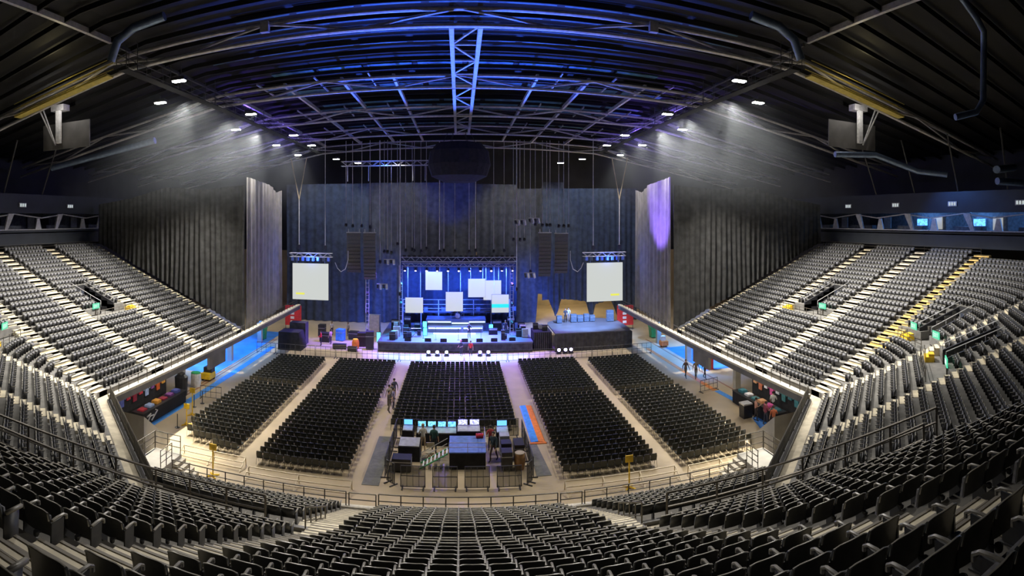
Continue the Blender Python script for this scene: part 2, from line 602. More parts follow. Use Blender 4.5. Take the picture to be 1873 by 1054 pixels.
def seat_pan_mb(hi=True):
    m = MB()
    # tipped-up pan: leaning against the back
    for (x0, x1, z0, z1, t0, t1, y0, y1) in ((-.215, .215, .36, .70, .06, .035, -.10, -.11),):
        p = [(x0, y0 - .0, z0), (x1, y0, z0), (x1, y0 + t0, z0), (x0, y0 + t0, z0),
             (x0 + .02, y1, z1), (x1 - .02, y1, z1), (x1 - .02, y1 + t1, z1), (x0 + .02, y1 + t1, z1)]
        m.hexa(p)
    if hi:
        m.hexa([(-.17, -.045, .40), (.17, -.045, .40), (.17, -.025, .42), (-.17, -.025, .42),
                (-.16, -.08, .66), (.16, -.08, .66), (.16, -.06, .64), (-.16, -.06, .64)])
    return m


def edge_glint_mb():  # tube added along the back edge in place of a highlight
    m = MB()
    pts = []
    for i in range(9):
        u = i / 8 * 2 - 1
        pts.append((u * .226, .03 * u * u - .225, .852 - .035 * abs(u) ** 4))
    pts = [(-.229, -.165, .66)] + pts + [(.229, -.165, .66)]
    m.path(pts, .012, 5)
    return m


def seat_arm_mb(hi=True):
    m = MB()
    if hi:
        pts = [(0, -.13, .66), (0, -.02, .675), (0, .10, .665), (0, .16, .62), (0, .16, .56)]
        m.path(pts, .022, 6)
    else:
        m.box(0, .02, .63, .045, .28, .045)
    return m


def seat_iron_mb(hi=True):
    m = MB()
    m.hexa([(-.012, -.16, 0.0), (.012, -.16, 0.0), (.012, .08, 0.0), (-.012, .08, 0.0),
            (-.012, -.15, .63), (.012, -.15, .63), (.012, .10, .63), (-.012, .10, .63)])
    if hi:
        m.box(0, -.05, 0, .09, .30, .02)
    return m


def seat_cup_mb():
    m = MB()
    m.lathe([(.030, 0), (.040, .02), (.042, .08), (.036, .08)], 0, -.30, .44, 8)
    m.box(0, -.25, .46, .02, .08, .03)
    return m




def near_seg(x, y, p, q, r):
    px, py = q[0] - p[0], q[1] - p[1]
    t = max(0, min(1, ((x - p[0]) * px + (y - p[1]) * py) / (px * px + py * py)))
    return math.hypot(x - p[0] - t * px, y - p[1] - t * py) < r


WAYRAILS = [((s_ * 10.8, 17.42), (s_ * 14.2, 11.9)) for s_ in (-1, 1)] + [((s_ * 10.4, 16.3), (s_ * 13.2, 11.6)) for s_ in (-1, 1)]
seats = [q for q in seats if not any(near_seg(q[0], q[1], p0, p1, .46) for p0, p1 in WAYRAILS)]
seats = [q for q in seats if q[1] > .6 and in_view(q[0], q[1], q[2] + .6, 90, 90)]
near = sorted([q for q in seats if q[4] in ('centre', 'upper left', 'upper right') and in_view(q[0], q[1], q[2] + .75, -4, 0)],
              key=lambda q: math.dist((q[0], q[1], q[2] + .7), (0, 0, EYE)))[:300]
nearset = set((q[4], q[5], q[6]) for q in near)
xs_near = near
rest = [q for q in seats if (q[4], q[5], q[6]) not in nearset or q[4] in ('side', 'fan', 'corner', 'corner two')]

GS = {'centre': 'tip-up seats of the centre block', 'upper left': 'tip-up seats of the upper left end block',
      'upper right': 'tip-up seats of the upper right end block'}
proto = None
for q in xs_near:
    x, y, z, rz, blk, row, colm = q
    if blk == 'centre':
        lab = 'black tip-up seat in the centre block, %s row from front rail, %s from left aisle' % (ORD[row] if row else 'front', NTH[colm])
    else:
        side = blk.split()[1]
        lab = 'black tip-up seat %s of the %s aisle, %s row above the cross walkway, %s from aisle' % (
            'left' if side == 'left' else 'right', side, NTH[row], NTH[colm])
        lab = 'black tip-up seat above %s cross walkway, %s row up, %s seat out from the aisle' % (side, NTH[row], NTH[colm])
    if proto is None:
        proto = thing('stadium_seat', lab, 'seat', (x, y, z), rz, GS[blk])
        proto.scale = (1, 1, EZ)
        bk = seat_back_mb().build('backrest', 'seat_shell', proto, smooth=True)
        edge_glint_mb().build('edge_glint', 'seat_edge_glint', bk, smooth=True)
        seat_pan_mb().build('seat_pan', 'seat_pad', proto)
        a = seat_arm_mb().build('armrest', 'arm', proto, (.26, 0, 0), smooth=True)
        st = seat_iron_mb().build('stanchion', 'iron', proto, (.26, 0, 0))
        cup = seat_cup_mb().build('cup_holder', 'iron', st, (-.13, 0, 0), smooth=True)
    else:
        dup(proto, (x, y, z), rz, lab, GS[blk])

tmpl = MB()
glint_ = MB(); glint_.span(-.22, .22, -.245, -.205, .845, .868)
for part, mi, off in ((glint_, 4, 0), (seat_back_mb(False), 0, 0), (seat_pan_mb(False), 1, 0), (seat_arm_mb(False), 2, .26), (seat_iron_mb(False), 3, .26)):
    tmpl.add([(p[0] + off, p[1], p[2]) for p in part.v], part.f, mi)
o = bulk('stadium_seat_rows', tmpl, [q[:4] + ((SSC, .80) if q[4] in ('side', 'fan', 'corner', 'corner two') else (1.0, EZ)) for q in rest], ['seat_shell', 'seat_pad', 'arm', 'iron', 'seat_edge_glint'])
tag(o, 'rows of dark grey tip-up seats filling the side, corner and far end stands', 'seats', None, 'stuff')


# ================================================================ floor chairs
def chair_parts():
    d = {}
    m = MB(); m.hexa([(-.22, -.20, .43), (.22, -.20, .43), (.23, .22, .44), (-.23, .22, .44),
                      (-.20, -.18, .49), (.20, -.18, .49), (.21, .21, .50), (-.21, .21, .50)])
    d['seat'] = (m, 'chair_pad')
    m = MB()
    nx = 4
    F, fs = [], []
    for side in (0, 1):
        for (z, y) in ((.50, -.20), (.70, -.235), (.88, -.27), (.93, -.285)):
            for i in range(nx + 1):
                u = i / nx * 2 - 1
                F.append((u * (.215 if z < .9 else .17), y + .025 * u * u + (.05 if side else 0), z))
    n = nx + 1; o_ = n * 4
    for r in range(3):
        for i in range(nx):
            a = r * n + i
            fs.append((a, a + 1, a + n + 1, a + n)); fs.append((o_ + a + 1, o_ + a, o_ + a + n, o_ + a + n + 1))
    for i in range(nx):
        fs.append((i + 1, i, o_ + i, o_ + i + 1)); t = 3 * n + i; fs.append((t, t + 1, o_ + t + 1, o_ + t))
    for r in range(3):
        a = r * n; fs.append((a, a + n, o_ + a + n, o_ + a)); a += nx; fs.append((a + n, a, o_ + a, o_ + a + n))
    m.add(F, fs)
    d['backrest'] = (m, 'chair_pad')
    return d


def chair_leg(sx, back):
    m = MB()
    if back:
        m.path([(sx * .21, -.30, 0), (sx * .215, -.16, .44), (sx * .215, -.24, .78)], .013, 5)
    else:
        m.path([(sx * .21, .24, 0), (sx * .215, .12, .44)], .013, 5)
    return m


blocks = [('far left', -17.9, -12.75, 30.9, 53.6), ('inner left', -11.75, -5.75, 30.3, 53.6), ('middle', -4.7, 4.3, 37.4, 53.6),
          ('inner right', 5.75, 11.6, 30.1, 53.6), ('far right', 12.65, 17.9, 29.6, 53.6)]
chairs = []
CW, CP, CSC = .43, .69, .86
for (nm, x0, x1, y0, y1) in blocks:
    n = int((x1 - x0) / CW)
    rows = int((y1 - y0) / CP)
    for r in range(rows):
        y = y0 + r * CP + (.5 if r > 18 and nm != 'middle' else 0)
        a, b = 0, n
        if nm == 'far left':
            if r == 0: a = 7
            elif r == 1: a = 3
            elif r < 4: a = 1
        if nm == 'far right':
            if r == 0: b = n - 2
        for i in range(a, b):
            chairs.append((x0 + CW / 2 + CW * i + R.uniform(-.02, .02), y + R.uniform(-.025, .025), 0.0, R.uniform(-.05, .05), nm, r, i if nm in ('far left', 'inner left', 'middle') else n - 1 - i))
chs = sorted(chairs, key=lambda q: math.hypot(q[0], q[1]))
proto = None
used = chs[:300]
for (x, y, z, rz, nm, r, i) in used:
    sd = {'far left': 'left', 'inner left': 'left', 'middle': 'left'}.get(nm, 'right')
    lab = 'black floor chair, %s block, %s row from the back, %s from its %s edge' % (nm, NTH[r], NTH[i], sd)
    g = 'black chairs of the %s floor block' % nm
    if proto is None:
        proto = thing('floor_chair', lab, 'chair', (x, y, 0), rz, g)
        proto.scale = (CSC,) * 3
        for k, (m, mt) in chair_parts().items(): m.build(k, mt, proto, smooth=True)
        for sx in (-1, 1):
            chair_leg(sx, True).build('leg', 'chair_metal', proto, smooth=True)
            chair_leg(sx, False).build('leg', 'chair_metal', proto, smooth=True)
    else:
        dup(proto, (x, y, 0), rz, lab, g)
tmpl = MB()
for k, (m, mt) in chair_parts().items(): tmpl.add(m.v, m.f, 0)
for sx in (-1, 1):
    for bk in (True, False):
        m = MB()
        if bk: m.path([(sx * .21, -.30, 0), (sx * .215, -.24, .78)], .013, 3)
        else: m.path([(sx * .21, .24, 0), (sx * .215, .12, .44)], .013, 3)
        tmpl.add(m.v, m.f, 1)
o = bulk('floor_chair_rows', tmpl, [q[:4] + (CSC,) for q in chs[300:]], ['chair_pad', 'chair_metal'])
tag(o, 'rows of black chairs filling the front of the floor before the stage', 'chairs', None, 'stuff')
# ================================================================ guard rails
def rail(label, pts, h=.68, step=1.4, group=None, mid=True, mats='rail', r=.032, name='guard_rail', infill=None, low=None, cat='railing'):
    """pts: base polyline (x,y,z)."""
    t = thing(name, label, cat, pts[0], 0, group)
    o = Vector(pts[0])
    P = [Vector(p) - o for p in pts]
    up = Vector((0, 0, h))
    MB().path([p + up for p in P], r, 6).build('top_rail', mats, t, smooth=True)
    if mid:
        MB().path([p + up * .5 for p in P], r * .8, 5).build('mid_rail', mats, t, smooth=True)
    if low:
        MB().path([p + Vector((0, 0, low)) for p in P], r * .8, 5).build('bottom_rail', mats, t, smooth=True)
    done = False
    for i in range(len(P) - 1):
        L = (P[i + 1] - P[i]).length
        n = max(1, round(L / step))
        for k in range(n + (1 if i == len(P) - 2 else 0)):
            q = P[i].lerp(P[i + 1], k / n)
            MB().tube(q, q + up, r * .95, 5).build('post', mats, t)
        if infill:
            m = MB()
            a, b = P[i], P[i + 1]
            d = (b - a); d.z = 0; d.normalize()
            nn = Vector((-d.y, d.x, 0)) * .008
            z0, z1 = Vector((0, 0, .06)), Vector((0, 0, h - .04))
            m.hexa([a + z0 - nn, b + z0 - nn, b + z0 + nn, a + z0 + nn, a + z1 - nn, b + z1 - nn, b + z1 + nn, a + z1 + nn])
            m.build('infill_panel', infill, t)
    return t


# along the kerb at the front of the end stand
Z0 = .62
for (x0, x1, lab) in ((-15.0, -5.45, 'dark front rail left of the left aisle gate'), (-3.85, 4.72, 'dark front rail before the centre block of seats'),
                      (6.05, 15.0, 'dark front rail right of the right aisle gate')):
    rail(lab + ', above the low kerb', [(x0, 25.92, Z0), (x1, 25.92, Z0)], .66, 1.1, 'rails on the kerb of the end stand')
for (x0, x1, lab) in ((-5.30, -3.98, 'short gate in the front rail at the foot of the left aisle'), (4.86, 5.92, 'short gate in the front rail at the foot of the right aisle')):
    rail(lab, [(x0, 25.92, Z0), (x1, 25.92, Z0)], .62, 1.3, 'gates in the front rail', name='rail_gate', cat='gate')

for s, nm in ((-1, 'left'), (1, 'right')):
    ax = RX if s > 0 else 0
    cx, cy = s * K1[0], K1[1]
    Lc = math.hypot(K1[0] - K2[0], K1[1] - K2[1])
    # cross walkway, front and back
    rail('dark rail on the floor side of the %s cross walkway, rising at its outer end' % nm,
         [(s * (6.45 + ax * .5), 17.42, WL), (s * 10.8, 17.42, WL), (s * 14.2, 11.9, 7.1)], 1.0, 1.6, 'rails of the cross walkways', r=.045)
    rail('dark rail on the seat side of the %s cross walkway' % nm,
         [(s * (7.2 + ax * .5), 16.3, WL), (s * 10.4, 16.3, WL), (s * 13.2, 11.6, 6.9)], 1.0, 1.35, 'rails of the cross walkways', r=.042)
    # landing post cluster at the aisle
    rail('short dark stair rail on the landing of the %s aisle' % nm, [(s * (5.0 + ax), 17.3, WL), (s * (5.0 + ax), 20.0, 2.75)], .9, .75, 'landing rails of the end aisles', r=.03)
    # chamfer walkway
    e = .10
    rail('dark railing with infill along the %s corner walkway' % nm,
         [(cx + s * e, cy - e * .3, WL + .1), (cx - s * S2 * Lc + s * e, cy - S2 * Lc, WL + .1)], .72, 1.15, 'corner walkway railings', infill='mesh_panel', r=.03)
    # side walkway, one length per section
    for j, (ya, yb) in enumerate(((25.9, 31.0), (32.0, 37.6), (38.6, 45.0), (46.0, 61.0))):
        place = ['nearest the corner', 'between the first and second aisle', 'before the curtain end of the seats', 'beside the drapes towards the stage'][j]
        rail('thin dark rail on the %s balcony edge, %s' % (nm, place), [(s * 18.6, ya, 4.42), (s * 18.6, yb, 4.42)],   .62, .95,
             'rails on the balcony edges', r=.026, name='balcony_rail', mid=True)
    # platform with cage at floor level below the corner
    t = thing('access_platform', 'grey landing with dark pipe cage at the %s end of the front kerb' % nm, 'platform', (s * 16.2, 25.9, 0), 0, 'access platforms')
    MB().span(-.9, .9, -.8, 1.6, 0, .95).build('deck', 'grey_wall', t)
    stp = MB()
    for k in range(4):
        a, b = sorted((-s * (.9 + .28 * k), -s * (.9 + .28 * (k + 1))))
        stp.span(a, b, .6, 1.6, 0, .76 - .19 * k)
    stp.build('steps', 'concrete', t)
    for (pts, nm2) in ((((-.85, 1.55), (.85, 1.55)), 'cage_rail'), (((-s * .88, -.7), (-s * .88, .5)), 'cage_rail'), (((s * .85, -.7), (s * .85, 1.5)), 'cage_rail')):
        m = MB()
        (xa, ya), (xb, yb) = pts
        for hh in (.35, .7, 1.02):
            m.tube((xa, ya, .95 + hh), (xb, yb, .95 + hh), .026, 5)
        for f in (0, .5, 1):
            m.tube((xa + (xb - xa) * f, ya + (yb - ya) * f, .95), (xa + (xb - xa) * f, ya + (yb - ya) * f, 1.99), .026, 5)
        m.parts(nm2, 'rail', t)
    # sloping grey housing where the passage under the stand meets the floor
    t = MB()
    t.hexa([(s * 17.3, 26.6, 0), (s * 19.6, 26.6, 0), (s * 19.6, 30.6, 0), (s * 17.9, 30.6, 0),
            (s * 17.3, 26.6, 3.0), (s * 19.6, 26.6, 3.0), (s * 19.6, 30.6, .25), (s * 17.9, 30.6, .25)] if s > 0 else
           [(s * 19.6, 26.6, 0), (s * 17.3, 26.6, 0), (s * 17.9, 30.6, 0), (s * 19.6, 30.6, 0),
            (s * 19.6, 26.6, 3.0), (s * 17.3, 26.6, 3.0), (s * 17.9, 30.6, .25), (s * 19.6, 30.6, .25)])
    o = t.build('sloping_housing', 'grey_wall')
    tag(o, 'plain grey sloping housing under the %s corner of the balcony' % nm, 'housing')


# ================================================================ passages through the stands
def passage(label, origin, o, u, t_land, t_front, t_back, zl, zr, half, land_half, P, sgn, exit_side=1, extra=True):
    """origin: point on the walkway edge; o outward, u along (unit xy); t distances outward; zr: rise per metre."""
    T = thing('entry_passage', label, 'entrance', (origin[0] + o[0] * t_front, origin[1] + o[1] * t_front, zl), 0, 'passages through the stands')
    base = Vector(T.location)

    def w(uu, tt, z):
        return Vector((origin[0] + o[0] * tt + u[0] * uu, origin[1] + o[1] * tt + u[1] * uu, z)) - base
    for sd in (-1, 1):
        m = MB()
        a, b = sd * half, sd * (half + .14)
        z0f, z1f = zl, zl + .75
        z1b = zl + (t_back - t_front) * zr + .55
        m.hexa([w(a, t_front, zl - .3), w(b, t_front, zl - .3), w(b, t_back, zl - .3), w(a, t_back, zl - .3),
                w(a, t_front, z1f), w(b, t_front, z1f), w(b, t_back, z1b), w(a, t_back, z1b)])
        m.build('side_wall', 'case', T)
        m = MB()
        c = sd * (half + .07)
        m.path([w(c, t_front, z1f + .05), w(c, t_front, z1f + .32), w(c, t_back, z1b + .32), w(c, t_back, z1b)], .03, 5)
        for f in (.33, .66):
            tt = t_front + (t_back - t_front) * f
            m.tube(w(c, tt, z1f + (z1b - z1f) * f), w(c, tt, z1f + (z1b - z1f) * f + .32), .022, 5)
        m.parts('handrail', 'alu', T)
    zb = zl + (t_back - t_front) * zr + .55
    MB().hexa([w(-half, t_back - .12, zl), w(half, t_back - .12, zl), w(half, t_back, zl), w(-half, t_back, zl),
               w(-half, t_back - .12, zb), w(half, t_back - .12, zb), w(half, t_back, zb), w(-half, t_back, zb)]).build('back_wall', 'black', T)
    MB().hexa([w(-half + .15, t_back - .2, zl), w(half - .15, t_back - .2, zl), w(half - .15, t_back - .13, zl), w(-half + .15, t_back - .13, zl),
               w(-half + .15, t_back - .2, zl + 1.5), w(half - .15, t_back - .2, zl + 1.5), w(half - .15, t_back - .13, zl + 1.5), w(-half + .15, t_back - .13, zl + 1.5)]).build('opening', 'blue_cloth', T)
    # rail at the front of the landing
    m = MB()
    z1 = zl + .62
    for hh in (.62, .34):
        m.tube(w(-land_half, t_land, zl + hh), w(land_half, t_land, zl + hh), .022, 5)
    n = int(land_half * 2 / .8)
    for k in range(n + 1):
        uu = -land_half + 2 * land_half * k / n
        m.tube(w(uu, t_land, zl), w(uu, t_land, zl + .62), .02, 5)
    m.parts('landing_rail', 'rail', T)
    # exit sign panels on the flanks of the opening
    for sd in ((-1, 1) if exit_side == 0 else (exit_side,)):
        p = Vector((origin[0], origin[1], 0)) + Vector((o[0], o[1], 0)) * (t_front - .06) + Vector((u[0], u[1], 0)) * (sd * (half + .75))
        exit_sign(p, zl + .55, math.atan2(-o[1], -o[0]) - PI / 2, label)
    # yellow sanitiser bench on the landing
    if extra:
        p = Vector((origin[0], origin[1], 0)) + Vector((o[0], o[1], 0)) * (t_land + .45) - Vector((u[0], u[1], 0)) * (exit_side or 1) * (land_half - .5)
        b = thing('step_barrier', 'yellow step barrier on the landing of the %s' % label.split(',')[0].replace('dark ', '').replace('in the middle of the ', 'in ').replace('in the ', 'in '), 'barrier', (p.x, p.y, zl), math.atan2(u[1], u[0]), 'yellow step barriers')
        MB().box(0, 0, 0, .9, .5, .28).build('base', 'yellow', b)
        MB().box(.1, .1, .28, .6, .3, .14).build('upper_step', 'yellow', b)
        for q in (-.4, .4):
            MB().tube((q, -.22, .28), (q, -.22, .75), .02, 5).build('post', 'rail', b)
    return T


M['exit_green'] = emit('exit sign green', (.10, .75, .42), .9)
M['exit_white'] = emit('exit sign white', (.8, 1, .9), 1.0)


def letters(mb, text, x0, z0, cw, ch, y, st, mi=0):
    """simple stroke capitals in the xz plane facing -y"""
    G = {'E': [(0, 0, 0, 1), (0, 0, 1, 0), (0, .5, .8, .5), (0, 1, 1, 1)], 'X': [(0, 0, 1, 1), (0, 1, 1, 0)], 'I': [(.5, 0, .5, 1)],
         'T': [(0, 1, 1, 1), (.5, 0, .5, 1)]}
    for i, c in enumerate(text):
        ox = x0 + i * cw * 1.35
        for (a, b, d, e) in G[c]:
            mb.tube((ox + a * cw, y, z0 + b * ch), (ox + d * cw, y, z0 + e * ch), st, 4, mi)


def exit_sign(p, z, rz, where):
    t = thing('exit_sign', 'green lit exit sign beside the %s' % where.split(',')[0], 'sign', (p.x, p.y, z), rz + PI, 'green exit signs')
    MB().box(0, 0, 0, .82, .06, .42).build('panel', 'exit_green', t)
    m = MB(); letters(m, 'EXIT', -.30, .10, .115, .22, -.035, .016)
    m.build('lettering', 'exit_white', t)
    MB().box(0, .02, -.5, .06, .06, .5).build('stem', 'rail', t)


for s, nm in ((-1, 'left'), (1, 'right')):
    zl = SIDE_Z + SIDE_R * VL[0]
    tL = SIDE_X - 18.5 - .35 + SIDE_P * VL[0] + .1
    tF = SIDE_X - 18.5 - .35 + SIDE_P * VS[0]
    tB = SIDE_X - 18.5 - .35 + SIDE_P * (VS[-1] + 1)
    passage('dark passage in the middle of the %s side stand, with sloping handrails' % nm, (s * 18.5, 35.1), (s, 0), (0, -1), tL, tF, tB, zl, SIDE_R / SIDE_P, .8, 2.75, SIDE_P, s, 1)
    zl = SIDE_Z + COR_R * VL[0]
    tL = .90 + COR_P * VL[0] + .1; tF = .90 + COR_P * VS[0]; tB = .90 + COR_P * (VS[-1] + 1)
    a = FVS
    passage('dark passage in the %s corner fan, beside the landing' % nm, (s * K1[0], K1[1]), (s * math.cos(a), -math.sin(a)), (-s * math.sin(a), -math.cos(a)), tL, tF, tB, zl, COR_R / COR_P, .8, 1.7, COR_P, s, 0 if s > 0 else -1)
    if s > 0:
        ux, uy = -s * S2, -S2
        passage('dark passage in the right corner block, at the edge of the stand', (s * K1[0] + ux * 3.1, K1[1] + uy * 3.1), (s * S2, -S2), (ux, uy), tL, tF, tB, zl, COR_R / COR_P, .8, 2.2, COR_P, s, 1)
    # top rail behind the last row
    rail('thin dark rail behind the top row of the %s stand' % nm, [(s * 36.0, 25.5, SIDE_Z + SIDE_R * SIDE_N - .1), (s * 36.0, 45.8, SIDE_Z + SIDE_R * SIDE_N - .1)], .5, 2.0, 'rails behind the top rows', r=.02)
# ================================================================ roof
def roofz(x):
    a = abs(x)
    return 24.75 - .0016 * min(a, 20) ** 2 - .205 * max(0, a - 20)


M['roof_lit_band'] = mat('teal lit band', (0.05, 0.14, 0.17), 0.6, var=0.6, scale=1.2)
XS = [-46, -40, -34, -28, -24, -20, -15, -10, -5, 0, 5, 10, 15, 20, 24, 28, 34, 40, 46]
mb = MB()
n = len(XS)
vs = [(x, y, roofz(x) + 2.6) for y in (-14, 92) for x in XS] + [(x, y, roofz(x) + 3.0) for y in (-14, 92) for x in XS]
fs = []
for i in range(n - 1):
    fs.append((i, n + i, n + i + 1, i + 1))
    fs.append((2 * n + i, 2 * n + i + 1, 3 * n + i + 1, 3 * n + i))
mb.add(vs, fs)
struct('ceiling', mb, 'deck', 'dark steel roof deck')
mb = MB()
y = 8.0
while y < 90:
    pts = [(x, y, roofz(x) + 2.15) for x in XS]
    for a, b in zip(pts[:-1], pts[1:]):
        mb.hexa([(a[0], y - .06, a[2] - .02), (b[0], y - .06, b[2] - .02), (b[0], y + .06, b[2] - .02), (a[0], y + .06, a[2] - .02),
                 (a[0], y - .06, a[2] + .3), (b[0], y - .06, b[2] + .3), (b[0], y + .06, b[2] + .3), (a[0], y + .06, a[2] + .3)])
    y += 2.3
struct('ceiling_purlins', mb, 'deck', 'dark purlins running across under the roof deck')

# added bands between the purlins, tinted for blue light on the deck
mb = MB()
for (ya, yb, xa, xb) in ((31.2, 31.9, -14, 18), (33.4, 34.2, -17, 19), (35.8, 36.5, -9, 14), (38.2, 38.9, -19, 12), (44, 45.6, -16, 17), (47.2, 48.9, -18, 19), (50.2, 51.9, -17, 20),
                         (56.5, 58.5, -15, 20), (59.5, 61.5, -17, 21), (62.3, 64, -15, 20), (67, 69, -14, 16), (71, 74, -15, 17)):
    seg = 8
    for q in range(seg):
        a = xa + (xb - xa) * (q + .06) / seg; b = xa + (xb - xa) * (q + .94) / seg
        mb.hexa([(a, ya, roofz(a) + 2.40), (b, ya, roofz(b) + 2.40), (b, yb, roofz(b) + 2.40), (a, yb, roofz(a) + 2.40),
                 (a, ya, roofz(a) + 2.5), (b, ya, roofz(b) + 2.5), (b, yb, roofz(b) + 2.5), (a, yb, roofz(a) + 2.5)])
struct('ceiling_lit_bands', mb, 'roof_lit_band', 'blue lit bands under the roof deck')

TRY = [29.0, 42.6, 54.5, 66.0, 78.5]
TLAB = ['roof truss nearest the camera, long grey arch with crossing webs', 'second roof truss from the camera, flat dark arch above the floor', 'third roof truss from the camera, above the front of the floor seats',
        'fourth roof truss from the camera, above the stage lights', 'fifth roof truss from the camera, behind the stage cables']
NODE = [-43.2 + 5.4 * i for i in range(17)]
for ty, lab in zip(TRY, TLAB):
    T = thing('roof_truss', lab, 'truss', (0, ty, 24.75), 0, 'roof trusses')
    hgt = 1.0
    first = ty < 30
    rr = .13 if first else .12
    fine = [-44 + 2 * i for i in range(45)]
    MB().path([(x, 0, roofz(x) - 24.75) for x in fine], rr, 8).build('bottom_chord', 'steel', T, smooth=True)
    MB().path([(x, .25, roofz(x) - 24.75 + hgt) for x in fine], rr, 8).build('top_chord', 'steel', T, smooth=True)
    if not first: MB().path([(x, .9, roofz(x) - 24.75 + hgt * .8) for x in fine], rr * .5, 6).build('rear_chord', 'steel_dark', T, smooth=True)
    for i in range(len(NODE) - 1):
        xa, xb = NODE[i], NODE[i + 1]
        za, zb = roofz(xa) - 24.75, roofz(xb) - 24.75
        if i % 2: MB().tube((xa, .0, za), (xb, .25, zb + hgt), rr * .7, 6).build('web', 'steel', T)
        else: MB().tube((xa, .25, za + hgt), (xb, 0, zb), rr * .7, 6).build('web', 'steel', T)
    if first:
        for x in (-10.8, 10.8):
            MB().box(x, .1, roofz(x) - 24.75 + .5, .5, .3, .6).build('gusset', 'steel', T)

# ribs running with the hall between the trusses
for bay, (ya, yb) in enumerate(((42.9, 54.2), (54.8, 65.7), (66.3, 78.2))):
    nmb = ['second and third', 'third and fourth', 'fourth and fifth'][bay]
    xsr = (-19.5, -14.2, -9.4, -5.2, 6.2, 10.4, 15.2, 20.5)
    for q, x in enumerate(xsr):
        m = MB(); m.box(0, 0, 0, .22, yb - ya, .32)
        o = m.build('roof_rib', 'steel', None, (x, (ya + yb) / 2, roofz(x) + .95 - bay * .05))
        order = ['first', 'second', 'third', 'fourth', 'fifth', 'sixth', 'seventh', 'eighth'][q]
        tag(o, 'long steel roof rib between the %s trusses, %s from the left' % (nmb, order), 'beam', 'ribs of the %s roof bay' % ['near', 'middle', 'far'][bay])
    for q, x in enumerate((-16.8, -11.8, -7.3, 8.3, 12.8, 17.9)):
        m = MB(); m.box(0, 0, 0, .09, (yb - ya) * .5, .14)
        o = m.build('roof_strut', 'steel', None, (x, ya + (yb - ya) * .28, roofz(x) + 1.5))
        order = ['first', 'second', 'third', 'fourth', 'fifth', 'sixth'][q]
        tag(o, 'thin steel strut between the %s trusses, %s from the left' % (nmb, order), 'beam', 'thin struts of the %s roof bay' % ['near', 'middle', 'far'][bay])

# girder along the middle of the roof
for gi, (ya, yb) in enumerate(((29.2, 42.4), (42.9, 54.2), (54.9, 65.8))):
    T = thing('roof_girder', ['wide ladder girder in the middle of the roof, nearest the camera', 'ladder girder in the middle of the roof between second and third truss', 'ladder girder in the middle of the roof, furthest back'][gi],
              'girder', (.36, ya, 24.75), 0, 'ladder girders of the roof')
    L = yb - ya
    for x in (-.78, .78):
        MB().box(x, L / 2, -.1, .26, L, .40).build('chord', 'steel', T)
    n = 4 if gi == 0 else 3
    for k in range(n):
        a, b = L * k / n, L * (k + 1) / n
        x0, x1 = (-.7, .7) if k % 2 else (.7, -.7)
        MB().tube((x0, a + .2, .1), (x1, b - .2, .1), .07, 6).build('brace', 'steel', T)
        MB().tube((-.7, b, .1), (.7, b, .1), .06, 6).build('cross_bar', 'steel', T)

